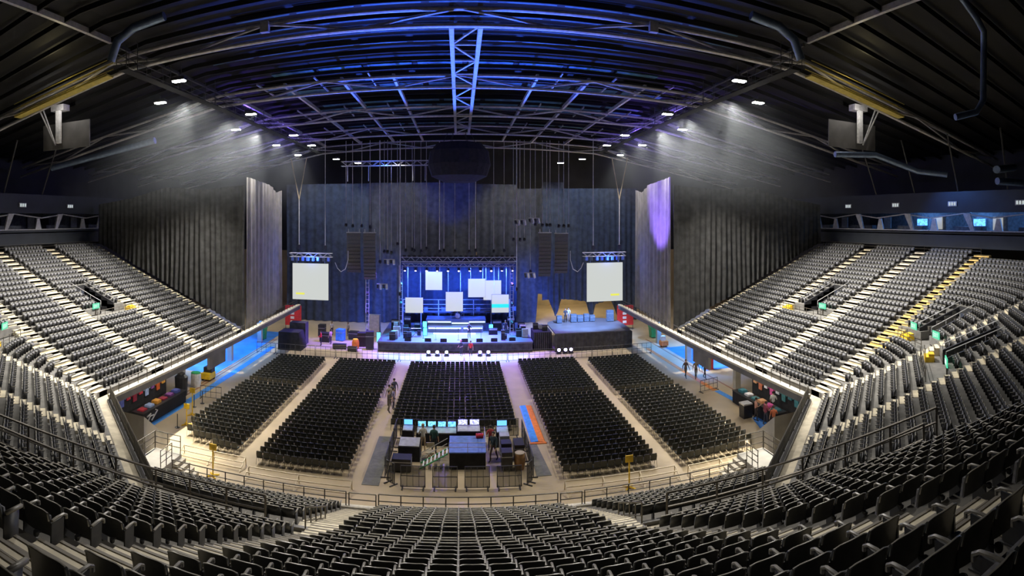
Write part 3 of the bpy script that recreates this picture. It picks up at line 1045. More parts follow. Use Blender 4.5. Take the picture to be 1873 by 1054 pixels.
# long beams at the edges of the roof with the lighting catwalks under them
M['lamp'] = emit('flood lamp face', (1.0, .97, .84), 60)
M['cat_lit_yellow'] = mat('yellow lit catwalk rail', (0.55, 0.44, 0.10), 0.5, metal=0.2)  # yellow lamp light on the rails put into the paint colour
for s, nm in ((-1, 'left'), (1, 'right')):
    o = MB().box(0, 0, 0, .16, 46, .22).build('roof_beam', 'steel_dark', None, (s * 21.3, 52.2, 25.9))
    tag(o, 'long grey roof beam above the %s catwalk' % nm, 'beam', 'long roof edge beams')
    o = MB().box(0, 0, 0, .24, 17.5, .34).build('roof_beam', 'steel', None, (s * 21.3, 20.0, 25.95))
    tag(o, 'grey roof beam slanting up from the nearest truss towards the %s top corner' % nm, 'beam', 'long roof edge beams')
    T = thing('catwalk', '%s lighting catwalk under the roof with floodlights along it' % nm, 'catwalk', (s * 19.1, 50, 23.5), 0, 'lighting catwalks')
    MB().box(0, 0, 0, .7, 46, .05).build('walkway', 'deck', T)
    for x in (-.45, .45):
        m = MB()
        for hh in (.55, 1.05): m.tube((x, -23, hh), (x, 23, hh), .022, 5)
        m.parts('handrail', 'steel_dark', T)
        m = MB()
        for k in range(24): m.tube((x, -23 + 2 * k, 0), (x, -23 + 2 * k, 1.05), .018, 4)
        m.parts('rail_post', 'steel_dark', T)
    for k in range(9):
        m = MB(); yy = -22 + 5.5 * k
        m.tube((-.42, yy, .1), (-.42, yy, 1.9), .03, 4); m.tube((.42, yy, .1), (.42, yy, 1.9), .03, 4)
        m.parts('hanger', 'steel_dark', T)
    # yellow lit cross catwalk beside the first truss
    T = thing('catwalk', 'yellow lit railed cross catwalk beside the nearest truss on the %s' % nm, 'catwalk', (s * 25.3, 28.3, 23.15), 0, 'yellow lit cross catwalks')
    for yy in (-.35, .35):
        m = MB()
        for hh in (0.0, .45, .85):
            m.tube((s * -4.3, yy, .62 + hh), (s * 4.3, yy, -1.0 + hh), .032, 5)
        m.parts('rail', 'cat_lit_yellow', T)
    m = MB(); m.hexa([(-4.3, -.35, .5 if s > 0 else -1.12), (4.3, -.35, -1.12 if s > 0 else .5), (4.3, .35, -1.12 if s > 0 else .5), (-4.3, .35, .5 if s > 0 else -1.12),
                      (-4.3, -.35, .6 if s > 0 else -1.02), (4.3, -.35, -1.02 if s > 0 else .6), (4.3, .35, -1.02 if s > 0 else .6), (-4.3, .35, .6 if s > 0 else -1.02)])
    m.build('deck', 'cat_lit_yellow', T)
    # white hanger frame
    T = thing('hanger_frame', 'white post and braces hanging above the %s stand' % nm, 'frame', (s * 30.6, 34.0, 20.6), 0, 'white hanger frames')
    MB().box(0, 0, .2, .42, .3, 3.0).build('post', 'white', T)
    for q in (1.15, 1.6):
        MB().tube((s * .35, 0, .1), (s * (q + .7), 0, 3.4), .07, 6).build('brace', 'white', T)
    MB().box(0, .2, 2.9, 1.4, .8, .5).build('head_box', 'steel', T)
    MB().box(s * -.2, .7, -.2, 5.2, .08, 2.2).build('baffle', 'fascia', T)

LAMPS = [(17.6, 23.3, 30.4), (20.4, 23.2, 35.0), (17.6, 23.3, 42.7), (20.5, 23.3, 49.5), (17.7, 23.3, 55.0), (20.6, 23.3, 61.8), (17.8, 23.2, 62.5), (20.8, 23.2, 71.5), (17.9, 23.0, 76.0), (15.5, 22.8, 80.0)]
for s, nm in ((-1, 'left'), (1, 'right')):
    for q, (x, z, y) in enumerate(LAMPS):
        x += .9 if x > 19 else -.5
        t = thing('floodlight', 'lit white floodlight under the %s catwalk, %s from the camera' % (nm, NTH[q]), 'floodlight', (s * x, y, z), 0, 'floodlights under the catwalks')
        hs = MB().box(0, 0, .0, .95, .5, .22).build('housing', 'gear', t)
        MB().box(0, 0, -.06, .82, .38, .06).build('lamp_face', 'lamp', hs)
        MB().tube((0, 0, .22), (0, 0, .5), .04, 5).build('bracket', 'steel_dark', t)

# ducts
M['duct'] = mat('blue lit duct metal', (0.16, 0.22, 0.34), 0.4, metal=0.5)  # blue light falling on the ducts is tinted into the metal
def duct(label, pts, r):
    o = MB().path(pts, r, 10).build('air_duct', 'duct', None, smooth=True)
    tag(o, label, 'duct', 'ducts under the roof')
duct('vertical blue lit duct with bent ends hanging at the far right', [(17.0, 13.0, 23.2), (17.9, 12.9, 22.6), (18.4, 12.9, 22.2), (18.55, 13.0, 21.6), (18.5, 13.0, 19.4), (18.3, 13.2, 18.9), (17.4, 13.6, 18.6)], .14)
duct('dark blue lit duct bending down beside the right yellow catwalk', [(15.6, 26.4, 25.9), (17.4, 26.3, 25.6), (18.4, 26.2, 25.0), (18.9, 26.2, 23.9)], .26)
duct('dark blue lit duct bending down beside the left yellow catwalk', [(-15.8, 26.4, 25.9), (-17.8, 26.3, 25.6), (-18.9, 26.2, 25.0), (-19.4, 26.2, 23.9)], .26)
duct('upper of two level blue lit ducts on the far right wall', [(31.5, 21.0, 17.9), (35.4, 22.0, 18.4)], .28)
duct('lower of two level blue lit ducts on the far right wall', [(34.0, 22.6, 17.3), (39.0, 21.5, 17.3)], .28)
duct('pale grey duct lying along the right roof slope', [(27.5, 33.5, 19.6), (31.5, 33.0, 19.8), (34.5, 31.0, 18.5), (36.0, 29.0, 18.2)], .24)
duct('long dark duct along the left roof slope', [(-36.0, 39.0, 19.4), (-30.0, 40.5, 20.6), (-25.5, 41.0, 21.4)], .3)
# diagonal roof slope rods on the side roofs
for s, nm in ((-1, 'left'), (1, 'right')):
    for q in range(6):
        y = 12 + 5 * q
        o = MB().tube((s * 33.5, y, roofz(33.5) - .2), (s * 37.2, y + 1.6, 16.2), .07, 5).build('slanting_brace', 'steel_dark')
        tag(o, 'dark slanting brace on the %s upper wall, %s from the camera' % (nm, NTH[q]), 'brace', 'slanting wall braces')

# dark lifted centre cluster above the stage front
T = thing('scoreboard', 'large dark round bundle lifted under the roof above the stage', 'scoreboard', (0, 57.2, 18.3), 0)
MB().lathe([(1.6, 0), (2.9, .6), (3.3, 1.8), (3.1, 3.2), (2.4, 4.0)], 0, 0, 0, 20).build('body', 'black_cloth', T)
for k in range(6):
    a = 2 * PI * k / 6
    MB().tube((1.8 * math.cos(a), 1.8 * math.sin(a), 3.9), (1.2 * math.cos(a), 1.2 * math.sin(a), 5.2), .04, 4).build('hanger', 'steel_dark', T)
# ================================================================ drapes
M['drape_mid'] = mat('slate drape', (0.075, 0.08, 0.092), 0.95, var=0.25, scale=1.5)
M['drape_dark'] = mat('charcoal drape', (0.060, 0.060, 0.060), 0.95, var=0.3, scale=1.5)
M['drape_lit'] = mat('lit grey drape', (0.22, 0.205, 0.19), 0.92, var=0.15, scale=1.2)  # lighter cloth tone carries the brightness of the lit side drapes
M['drape_navy'] = mat('navy black drape', (0.05, 0.062, 0.085), 0.95, var=0.25, scale=1.5)
M['tan_wall'] = mat('tan back wall', (0.50, 0.40, 0.24), 0.8, var=0.15, scale=0.4)


def drape(name, label, p0, p1, ztop, zbot, material, amp=.14, wl=.75, n_per=6, group=None, th=.04, seed=1, sag=0.0):
    """pleated hanging cloth from p0 to p1 (xy); ztop, zbot: functions of 0..1"""
    rr = random.Random(seed)
    L = math.hypot(p1[0] - p0[0], p1[1] - p0[1])
    dx, dy = (p1[0] - p0[0]) / L, (p1[1] - p0[1]) / L
    n = max(8, int(L / wl * n_per))
    ph = [rr.uniform(.6, 1.4) for _ in range(int(L / wl) + 3)]
    rows = 5
    vs = []
    for side in (0, 1):
        for r in range(rows):
            f = r / (rows - 1)
            for i in range(n + 1):
                u = i / n
                a = amp * (0.35 + .65 * (1 - f)) * ph[int(u * L / wl)] * math.sin(2 * PI * u * L / wl)
                a += .25 * amp * math.sin(2 * PI * u * L / wl * .37 + 1.3)
                a += (th if side else 0)
                zt, zb = ztop(u), zbot(u)
                wob = .10 * math.sin(7.1 * u * L / 6 + 3 * f) * (1 - f)
                vs.append((p0[0] + dx * (u * L + wob) - dy * a, p0[1] + dy * (u * L + wob) + dx * a, zb + (zt - zb) * f))
    fs = []
    w = n + 1
    o = rows * w
    for r in range(rows - 1):
        for i in range(n):
            k = r * w + i
            fs.append((k, k + 1, k + w + 1, k + w)); fs.append((o + k + 1, o + k, o + k + w, o + k + w + 1))
    for i in range(n):
        fs.append((i + 1, i, o + i, o + i + 1)); k = (rows - 1) * w + i; fs.append((k, k + 1, o + k + 1, o + k))
    for r in range(rows - 1):
        k = r * w; fs.append((k, k + w, o + k + w, o + k)); k += n; fs.append((k + w, k, o + k, o + k + w))
    m = MB(); m.add(vs, fs)
    ob = m.build(name, material, smooth=True)
    tag(ob, label, 'curtain', group)
    return ob


def lin(*kv):
    def f(u):
        for (a, va), (b, vb) in zip(kv[:-1], kv[1:]):
            if u <= b: return va + (vb - va) * (u - a) / (b - a)
        return kv[-1][1]
    return f


for s, nm in ((-1, 'left'), (1, 'right')):
    top = lin((0, 17.6), (.25, 17.3), (.5, 17.6), (.75, 16.6), (1, 16.0))
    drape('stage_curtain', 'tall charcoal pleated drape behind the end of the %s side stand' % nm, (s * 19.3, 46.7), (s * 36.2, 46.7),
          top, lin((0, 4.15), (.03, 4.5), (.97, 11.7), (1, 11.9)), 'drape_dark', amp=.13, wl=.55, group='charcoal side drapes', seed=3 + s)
    drape('stage_curtain', 'bright lit grey drape along the %s edge of the stage area, catching the light' % nm, (s * 19.3, 47.25), (s * 20.3, 60.5),
          lin((0, 18.4), (.6, 18.1), (.8, 17.4), (1, 17.8)), lin((0, 4.15), (1, 4.15)), 'drape_lit', amp=.17, wl=1.3, group='grey side drapes', seed=5 + s)
drape('stage_curtain', 'navy black backdrop left of the stage, behind the left screen', (-24.5, 75), (-12.5, 75), lin((0, 19.4), (1, 19.4)), lin((0, .05), (1, .05)), 'drape_navy', amp=.2, wl=1.2, group='backdrops behind the stage', seed=11)
drape('stage_curtain', 'tall grey backdrop behind the stage cables, left half', (-12.6, 75.5), (2.3, 75.5), lin((0, 19.5), (1, 19.5)), lin((0, .05), (1, .05)), 'drape_mid', amp=.2, wl=1.2, group='backdrops behind the stage', seed=12)
drape('stage_curtain', 'tall grey backdrop behind the stage cables, right half', (2.4, 75.4), (14.6, 75.4), lin((0, 19.3), (.45, 19.2), (.46, 18.6), (.74, 18.7), (.75, 19.6), (1, 19.6)), lin((0, .05), (.68, .05), (.70, 4.0), (1, 4.0)), 'drape_mid', amp=.2, wl=1.2, group='backdrops behind the stage', seed=13)
drape('stage_curtain', 'navy drape pulled up into two points, right of the stage', (11.3, 74.0), (25.0, 74.0), lin((0, 18.6), (1, 18.8)),
      lin((0, 3.3), (.06, 3.4), (.13, .9), (.20, 3.4), (.30, 3.3), (.44, 3.0), (.50, .15), (.55, 2.6), (.72, 3.0), (.80, .1), (1, .1)), 'drape_navy', amp=.16, wl=.8, n_per=8, group='backdrops behind the stage', seed=14)
mb = MB(); mb.span(-46, 46, 90.5, 90.8, 0, 9); struct('wall_backstage', mb, 'tan_wall', 'tan back wall seen under the raised drapes')
drape('stage_curtain', 'blue lit drape behind the hanging screens of the stage', (-7.6, 70.5), (7.4, 70.5), lin((0, 9.6), (1, 9.6)), lin((0, 0.05), (1, .05)), 'blue_cloth', amp=.14, wl=.9, group='backdrops behind the stage', seed=15)

# ================================================================ stage
M['stage_top'] = mat('stage deck', (0.11, 0.11, 0.14), 0.35, var=0.15, scale=0.7)
M['skirt'] = mat('stage skirt', (0.05, 0.047, 0.05), 0.9, var=0.3, scale=2)
M['screen'] = emit('white screen', (.86, .90, .86), .60)
M['screen_teal'] = emit('teal band', (.02, .72, .70), 1.0)
M['screen_yellow'] = emit('yellow mark', (.80, .80, .10), .9)
M['led_blue'] = emit('pale blue strip', (.45, .70, 1.0), 3.0)
M['led_cyan'] = emit('cyan strip', (.10, .75, 1.0), 2.5)
M['led_violet'] = emit('violet lens', (.55, .45, 1.0), 9.0)
M['led_white'] = emit('white lens', (.85, .9, 1.0), 5.0)
T = thing('main_stage', 'wide low main stage lit blue, behind the front barrier', 'stage', (-.4, 64.5, 0))
MB().span(-8.5, 8.4, -5.6, 5.5, .95, 1.12).build('deck', 'stage_top', T)
m = MB()
m.span(-8.45, 8.35, -5.55, -5.5, 0, .95)
for k in range(56): m.box(-8.4 + .3 * k, -5.57, 0, .07, .04, .95)
m.span(-8.45, -8.4, -5.5, 5.4, 0, .95); m.span(8.3, 8.35, -5.5, 5.4, 0, .95)
m.build('skirt', 'skirt', T)
for (x0, x1, y0, y1, z1, nm) in ((-3.3, 3.2, -.4, 3.6, 1.75, 'lower_riser'), (-3.6, 3.6, 1.3, 3.8, 2.35, 'upper_riser')):
    MB().span(x0, x1, y0, y1, 1.12, z1).build(nm, 'stage_top', T)
for (x0, x1, y, z) in ((-3.2, 0.6, -.46, 1.58), (.9, 3.1, -.46, 1.58), (-3.4, -.6, 1.24, 2.0), (-.5, 1.6, 1.24, 1.86), (1.6, 3.5, 1.24, 2.0), (-2.6, 2.3, -1.2, 1.13)):
    MB().span(x0, x1, y - .05, y + .03, z, z + .12).build('light_strip', 'led_blue', T)
# rear gantry with a walkway and crew rail upstage
T = thing('stage_gantry', 'blue lit scaffold gantry across the back of the main stage', 'gantry', (-.4, 69.15, 0))
MB().span(-6.8, 6.8, -.5, .6, 2.7, 2.85).build('walkway', 'stage_top', T)
for x in (-6.7, -4.4, -2.2, 0, 2.2, 4.4, 6.7):
    MB().tube((x, -.45, 1.13), (x, -.45, 4.3), .06, 6).build('upright', 'alu', T)
m = MB(); m.tube((-6.7, -.45, 3.7), (6.7, -.45, 3.7), .05, 6); m.tube((-6.7, -.45, 3.2), (6.7, -.45, 3.2), .04, 6); m.tube((-6.7, -.45, 4.3), (6.7, -.45, 4.3), .04, 6); m.parts('rail', 'alu', T)
for x in (-6.7, -4.4, -2.2, 2.2, 4.4, 6.7):
    MB().box(x + .6, -.3, 2.85, .5, .3, .5).build('control_box', 'duct', T)

# side platform on the right with pleated skirt and rounded deck
T = thing('side_platform', 'round-ended side platform with black pleated skirt, right of the main stage', 'platform', (13.9, 62.5, 0))
poly = [(-3.5, -4.0), (4.9, -4.0), (5.3, -3.0), (5.3, 1.5)]
for k in range(13):
    a = PI * k / 12
    poly.append((.9 + 4.4 * math.cos(a), 1.5 + 3.2 * math.sin(a)))
MB().prism(poly, 1.85, 2.0).build('deck', 'stage_top', T)
m = MB()
n = 60
vs = []
for k in range(n + 1):
    x = -3.6 + 8.5 * k / n
    y = -4.05 - .05 * math.sin(k * 2.1)
    vs += [(x, y - .02, 0), (x, y - .02, 1.9)]
fs = [(2 * k, 2 * k + 2, 2 * k + 3, 2 * k + 1) for k in range(n)]
m.add(vs, fs)
m.span(-3.55, 4.95, -4.0, -3.97, 0, 1.85); m.span(4.9, 5.25, -4.0, 1.5, 0, 1.84)
m.build('skirt', 'skirt', T)
T = thing('draped_riser', 'black draped box riser between the main stage and the side platform', 'riser', (9.15, 60.6, 0))
MB().span(-1.0, 1.0, -1.2, 1.4, 0, 2.0).build('body', 'black_cloth', T)
m = MB()
for k in range(9): m.box(-.9 + .22 * k, -1.22, 0, .08, .05, 1.95)
m.parts('pleat', 'skirt', T)
# black draped block on the left
T = thing('draped_riser', 'black draped block beside the left floor lane, before the stage', 'riser', (-18.4, 58.3, 0))
MB().hexa([(-1.35, -1, 0), (1.35, -1, 0), (1.35, 1.2, 0), (-1.35, 1.2, 0), (-1.3, -.9, 1.95), (1.0, -.9, 1.95), (1.0, 1.1, 1.95), (-1.3, 1.1, 1.95)]).build('body', 'black_cloth', T)
MB().span(-.9, 1.0, 1.9, 3.2, 0, 2.5).build('rear_block', 'drape_dark', T)


# ================================================================ trusses over the stage and screens
def box_truss(mb, x0, x1, y, z, sz=.42, r=.035, panel=.5):
    h = sz / 2
    for (dy, dz) in ((-h, -h), (h, -h), (-h, h), (h, h)):
        mb.tube((x0, y + dy, z + dz), (x1, y + dy, z + dz), r, 5)
    n = max(1, int((x1 - x0) / panel))
    for k in range(n):
        a, b = x0 + (x1 - x0) * k / n, x0 + (x1 - x0) * (k + 1) / n
        up = 1 if k % 2 else -1
        for dy in (-h, h):
            mb.tube((a, y + dy, z - h * up), (b, y + dy, z + h * up), r * .6, 4)
        mb.tube((a, y - h, z + h), (b, y + h, z + h), r * .6, 4)


def moving_head(x, y, z, label, lens='led_violet', group=None, tilt=.5):
    t = thing('moving_light', label, 'stage light', (x, y, z), 0, group)
    MB().box(0, 0, -.10, .30, .22, .12).build('base', 'gear', t)
    m = MB(); m.box(-.17, 0, -.42, .05, .12, .34); m.box(.17, 0, -.42, .05, .12, .34); m.parts('yoke_arm', 'gear', t)
    m = MB(); m.path([(0, .12 * tilt, -.22), (0, -.16 * tilt, -.50)], .12, 8); hd = m.build('head', 'gear', t)
    m = MB(); m.path([(0, -.162 * tilt, -.502), (0, -.19 * tilt, -.53)], .11, 8); m.build('lens', lens, hd)


T = thing('lighting_truss', 'long front lighting truss hanging over the main stage', 'truss', (0, 61.5, 9.9), 0, 'trusses hanging over the stage')
m = MB(); box_truss(m, -6.5, 6.4, 0, 0, .5); m.build('frame', 'alu', T)
m = MB()
for k in range(22): m.box(-6.2 + .58 * k, -.05, .22, .34, .3, .26)
m.parts('fixture', 'gear', T)
T = thing('lighting_truss', 'lower rear lighting truss carrying violet moving lights', 'truss', (0, 63.2, 9.15), 0, 'trusses hanging over the stage')
m = MB(); box_truss(m, -6.6, 6.5, 0, 0, .36); m.build('frame', 'alu', T)
for k in range(11):
    moving_head(-6.3 + 1.25 * k, 63.2, 8.95, 'lit violet moving light under the rear stage truss, %s from the left' % NTH[k], group='moving lights over the main stage', tilt=.3 + .4 * (k % 3) / 2)


def led_screen(label, x0, x1, z0, z1, y, band=None, mark=None, group=None, frame=True):
    t = thing('screen', label, 'screen', ((x0 + x1) / 2, y, z0), 0, group)
    w, h = x1 - x0, z1 - z0
    MB().box(0, .10, 0, w, .16, h).build('cabinet', 'gear', t)
    ds = MB().box(0, 0, .02, w - .04, .04, h - .04).build('display', 'screen', t)
    if band:
        MB().box(0, -.03, h * band, w - .04, .03, h * .2).build('teal_band', 'screen_teal', ds)
    if mark:
        MB().box(mark * w, -.03, h * .14, w * .24, .02, h * .05).build('yellow_mark', 'screen_yellow', ds)
    return t


def at_y(px, py, Y):
    t = (px - 840) / 1000
    d = Y / math.cos(t)
    return d * math.sin(t), EYE - (py - 400) / 1000 * d


G6 = 'square screens hanging over the main stage'
for (lab, x0, y0, x1, y1, Y, b) in (('upper left square white screen above the stage, highest of the small screens', 778, 497, 809, 531, 66, None), ('middle square white screen above the stage, low centre', 815, 534, 847, 570, 65.6, None),
                                    ('small square white screen low at the left of the stage', 741, 544, 774, 573, 65.6, None), ('square white screen right of centre, left half of the overlapping pair', 856, 510, 888, 544, 65.9, None),
                                    ('square white screen right of centre, right half of the overlapping pair', 884, 513, 917, 549, 66.3, None), ('square screen with a teal band low at the right of the stage', 899, 539, 931, 572, 65.4, .28)):
    a = at_y(x0, y0, Y); b_ = at_y(x1, y1, Y)
    t = led_screen(lab, a[0], b_[0], b_[1], a[1], Y, b, None, G6)
    hh = 9.0 - b_[1]
    for q in (-.35, .35):
        MB().tube((q * (b_[0] - a[0]), .12, a[1] - b_[1]), (q * (b_[0] - a[0]), .12, hh), .025, 4).build('cable', 'alu', t)
for s, nm, (x0, x1) in ((-1, 'left', (535, 601)), (1, 'right', (1073, 1139))):
    Y = 58.2
    a = at_y(x0, 481, Y); b_ = at_y(x1, 550, Y)
    t = led_screen('large bright white screen hanging at the %s of the stage' % nm, a[0], b_[0], b_[1], a[1], Y, None, s * .28, 'large side screens')
    T = thing('lighting_truss', 'blue lit box truss above the large %s screen' % nm, 'truss', ((a[0] + b_[0]) / 2, Y + .2, a[1] + .75), 0, 'trusses above the side screens')
    m = MB(); box_truss(m, -2.45, 2.45, 0, .15, .42); m.build('frame', 'alu', T)
    m = MB()
    for q in range(8): m.box(-2.1 + .6 * q, -.1, -.5, .3, .3, .42, rz=.3 * (-1) ** q)
    m.parts('lamp', 'duct', T)
    for q in (-1.6, 1.6):
        MB().tube((q, 0, -.75), (q, 0, -.05), .03, 4).build('hanger', 'alu', T)
    # bridle of two legs and a down line
    t = thing('rigging_bridle', 'pale two-legged rigging line from the roof down to the %s screen truss' % nm, 'rigging', (s * 17.6, Y + .2, 11.15), 0, 'bridles of the side screens')
    for (tx, nm2) in ((-.75, 'leg'), (1.1, 'leg')):
        MB().path([(0, 0, 5.5), (s * tx, .4, 10.2)], .055, 5).build(nm2, 'rail_tan', t)
    MB().tube((0, 0, .3), (0, 0, 5.5), .05, 5).build('down_line', 'cable_pale', t)
    MB().box(0, 0, -.05, .34, .3, .5).build('motor', 'gear', t)
    t = thing('hoist_line', 'thin hoist line holding the inner end of the %s screen truss' % nm, 'rigging', (s * 14.6, Y + .2, 11.15), 0, 'hoist lines of the side screens')
    MB().tube((0, 0, .3), (0, 0, 12.2), .035, 5).build('chain', 'cable_pale', t)
    MB().box(0, 0, -.05, .3, .28, .45).build('motor', 'gear', t)
    o = MB().path([(s * 13.45, Y, 9.7), (s * 13.2, Y, 9.1), (s * 12.8, Y, 8.7), (s * 12.3, Y, 9.0), (s * 12.0, Y, 10.0), (s * 12.0, Y, 11.0)], .045, 5).build('power_cable', 'alu')
    tag(o, 'looping pale cable between the large %s screen and the speakers' % nm, 'cable', 'looping cables at the speakers')

# hoist lines over the stage
LINES_ = [(633, 0, 12.5), (645, 0, 12.4), (662, 0, 12.4), (677, 0, 12.3), (695, 1, 9.5), (703, 0, 10.3), (709, 0, 10.3), (716, 0, 10.2), (727, 0, 11.5), (732, 1, 6.0), (742, 0, 10.4), (754, 0, 10.5), (758, 0, 10.4),
         (770, 0, 10.3), (780, 0, 10.6), (804, 1, 10.3), (812, 0, 10.4), (832, 0, 10.3), (858, 0, 10.3), (870, 1, 10.4), (903, 0, 10.3), (922, 0, 10.4), (945, 1, 6.5), (939, 0, 12.0), (951, 0, 12.0), (959, 0, 12.0),
         (970, 0, 8.4), (979, 0, 12.6), (992, 0, 12.5), (1000, 0, 12.5), (1006, 0, 12.5), (1022, 0, 12.4), (1031, 0, 12.4), (1040, 0, 12.4)]
LINES = [(p_, k_, z_ + (1.1 if z_ > 12.2 else .34 if 10 < z_ < 10.7 else 0)) for p_, k_, z_ in LINES_]
for q, (px, thick, zb) in enumerate(LINES):
    Y = 61.5 if 735 < px < 935 else 60.2
    Y += (q % 3 - 1) * .25
    x, _ = at_y(px, 400, Y)
    lab = 'pale hoist line hanging from the roof above the stage, %s from the left' % (NTH[q] if q < len(NTH) else str(q + 1))
    t = thing('hoist_line', lab, 'rigging', (x, Y, zb), 0, 'hoist lines above the stage')
    MB().tube((0, 0, .3), (0, 0, 23.2 - zb), .065 if thick else .03, 5).build('chain', 'cable_pale', t)
    m = MB(); m.box(0, 0, 0, .26, .24, .38); m.lathe([(.05, 0), (.16, .06), (.16, .2), (.05, .26)], .02, -.16, .05, 8)
    m.build('motor', 'gear', t)


# ================================================================ line arrays
def line_array(label, x, y, zt, n, w, mat_, lean, group):
    T = thing('line_array', label, 'loudspeaker', (x, y, zt), 0, group)
    m = MB(); m.box(0, 0, 0, w * 1.05, .5, .10); m.box(-w * .4, 0, .1, .08, .08, .35); m.box(w * .4, 0, .1, .08, .08, .35)
    m.build('fly_frame', 'alu', T)
    yy, zz, ang = 0, 0, 0.02
    h = .40
    for k in range(n):
        ang += lean * (k / n) ** 2
        y2, z2 = yy + h * math.sin(ang), zz - h * math.cos(ang)
        m = MB()
        c, s_ = math.cos(ang), math.sin(ang)
        def q(u, v, wv): return (u, yy + v * c + wv * s_, zz + v * s_ - wv * c)
        m.hexa([q(-w / 2, -.32, h - .025), q(w / 2, -.32, h - .025), q(w * .42, .3, h - .05), q(-w * .42, .3, h - .05), q(-w / 2, -.32, .015), q(w / 2, -.32, .015), q(w * .42, .3, .03), q(-w * .42, .3, .03)])
        m.build('cabinet', mat_, T)
        yy, zz = y2, z2
    return T


M['array_a'] = mat('speaker grille', (0.09, 0.088, 0.082), 0.6, var=0.2, scale=14)
line_array('tall dark line array hanging left of the stage, outer one of the pair', -11.7, 60.0, 12.9, 11, 1.55, 'array_a', .10, 'line arrays left of the stage')
line_array('tall dark line array hanging left of the stage, inner one of the pair', -9.85, 59.6, 12.9, 13, 1.35, 'array_a', .13, 'line arrays left of the stage')
line_array('tall dark line array hanging right of the stage, inner one of the pair', 9.4, 59.6, 12.9, 12, 1.35, 'array_a', .13, 'line arrays right of the stage')
line_array('tall dark line array hanging right of the stage, outer one of the pair', 11.3, 60.0, 12.8, 11, 1.5, 'array_a', .10, 'line arrays right of the stage')

# light clusters on drop lines
for (px, py, lab) in ((715, 478, 'cluster of small dark lights on a drop line left of the stage truss'), (966, 502, 'cluster of small dark lights on a drop line right of the stage truss'),
                      (949, 407, 'pair of silver floodlights hanging high, left one'), (974, 404, 'pair of silver floodlights hanging high, right one'), (702, 522, 'side lights on a bar low at the left of the stage')):
    x, z = at_y(px, py, 60.6)
    T = thing('light_cluster', lab, 'stage light', (x, 59.3, z), 0, 'light clusters beside the stage')
    MB().box(0, 0, .25, 1.2, .08, .08).build('bar', 'alu', T)
    for k in range(4):
        m = MB(); m.path([(-.5 + .33 * k, 0, .2), (-.45 + .33 * k, -.25, -.15 - .1 * (k % 2))], .13, 7)
        m.build('lamp_head', 'alu' if k % 2 else 'gear', T)

# blue upright light bars each side of the stage
for (px, lab) in ((733, 'tall blue lit ladder truss standing at the left edge of the stage'), (936, 'tall blue lit ladder truss standing at the right edge of the stage'), (672, 'dark ladder truss standing left of the stage under the speakers')):
    x, _ = at_y(px, 400, 62.5)
    T = thing('ladder_truss', lab, 'truss', (x, 62.5, 1.123 if 690 < px else 0), 0, 'upright ladder trusses')
    m = MB()
    for q in (-.18, .18): m.tube((q, 0, 0), (q, 0, 8), .04, 5)
    m.parts('rail', 'alu', T)
    m = MB()
    for k in range(16): m.tube((-.18, 0, .3 + .48 * k), (.18, 0, .3 + .48 * k), .025, 4)
    m.parts('rung', 'alu', T)
    for k in range(3):
        m = MB(); m.path([(0, -.1, 1.6 + 2.2 * k), (.1, -.4, 1.4 + 2.2 * k)], .14, 7); m.build('lamp_head', 'gear', T)


# ================================================================ band gear
def amp(x, y, z, w, h, label, group, rz=0, mt='gear'):
    T = thing('amplifier', label, 'amplifier', (x, y, z), rz, group)
    MB().box(0, 0, 0, w, .5, h).build('cabinet', mt, T)
    MB().box(0, -.26, .05, w * .9, .03, h * .66).build('grille', 'black_cloth', T)
    MB().box(0, -.26, h * .78, w * .9, .03, h * .16).build('panel', 'alu', T)


for q, (x, y, w, h) in enumerate(((-7.6, 65.0, 1.0, 1.3), (-6.2, 65.4, .8, 1.6), (-5.0, 65.0, .7, 1.0), (4.5, 65.2, 1.1, 1.2), (6.2, 65.6, .9, 1.5), (7.35, 64.7, .8, 1.0), (3.9, 63.0, 1.0, .7))):
    amp(x, y, 1.123, w, h, 'black stage amplifier cabinet on the main stage, %s from the left' % NTH[q], 'amplifiers on the main stage')
# drum kit
T = thing('drum_kit', 'drum kit with cymbals on the raised centre of the main stage', 'drums', (-.2, 66.8, 2.353))
m = MB(); m.path([(0, -.28, .30), (0, .2, .30)], .30, 14); m.build('bass_drum', 'white', T)
for (x, y, z, r) in ((-.3, 0, .62, .17), (.2, 0, .64, .18), (.65, .2, .42, .22), (-.62, .15, .5, .18)):
    MB().lathe([(r, 0), (r, .22)], x, y, z, 12).build('drum', 'gear', T)
for (x, y, z, r) in ((-.8, 0, 1.05, .24), (.75, .05, 1.1, .25), (-.4, .35, 1.2, .22), (.45, .35, 1.2, .22)):
    m = MB(); m.lathe([(r, 0), (.06, .03), (.02, .04)], x, y, z, 12); m.tube((x, y, 0), (x, y, z), .018, 5); m.build('cymbal', 'alu', T)
T = thing('keyboard', 'keyboard on a folding stand at the left of the main stage', 'keyboard', (-4.9, 61.8, 1.16))
MB().box(0, 0, .8, 1.2, .35, .10).build('keybed', 'gear', T)
MB().box(0, -.08, .9, 1.1, .16, .015).build('key_row', 'white', T)
m = MB(); m.tube((-.4, 0, 0), (.4, 0, .8), .025, 5); m.tube((.4, 0, 0), (-.4, 0, .8), .025, 5); m.parts('stand_leg', 'steel_dark', T)
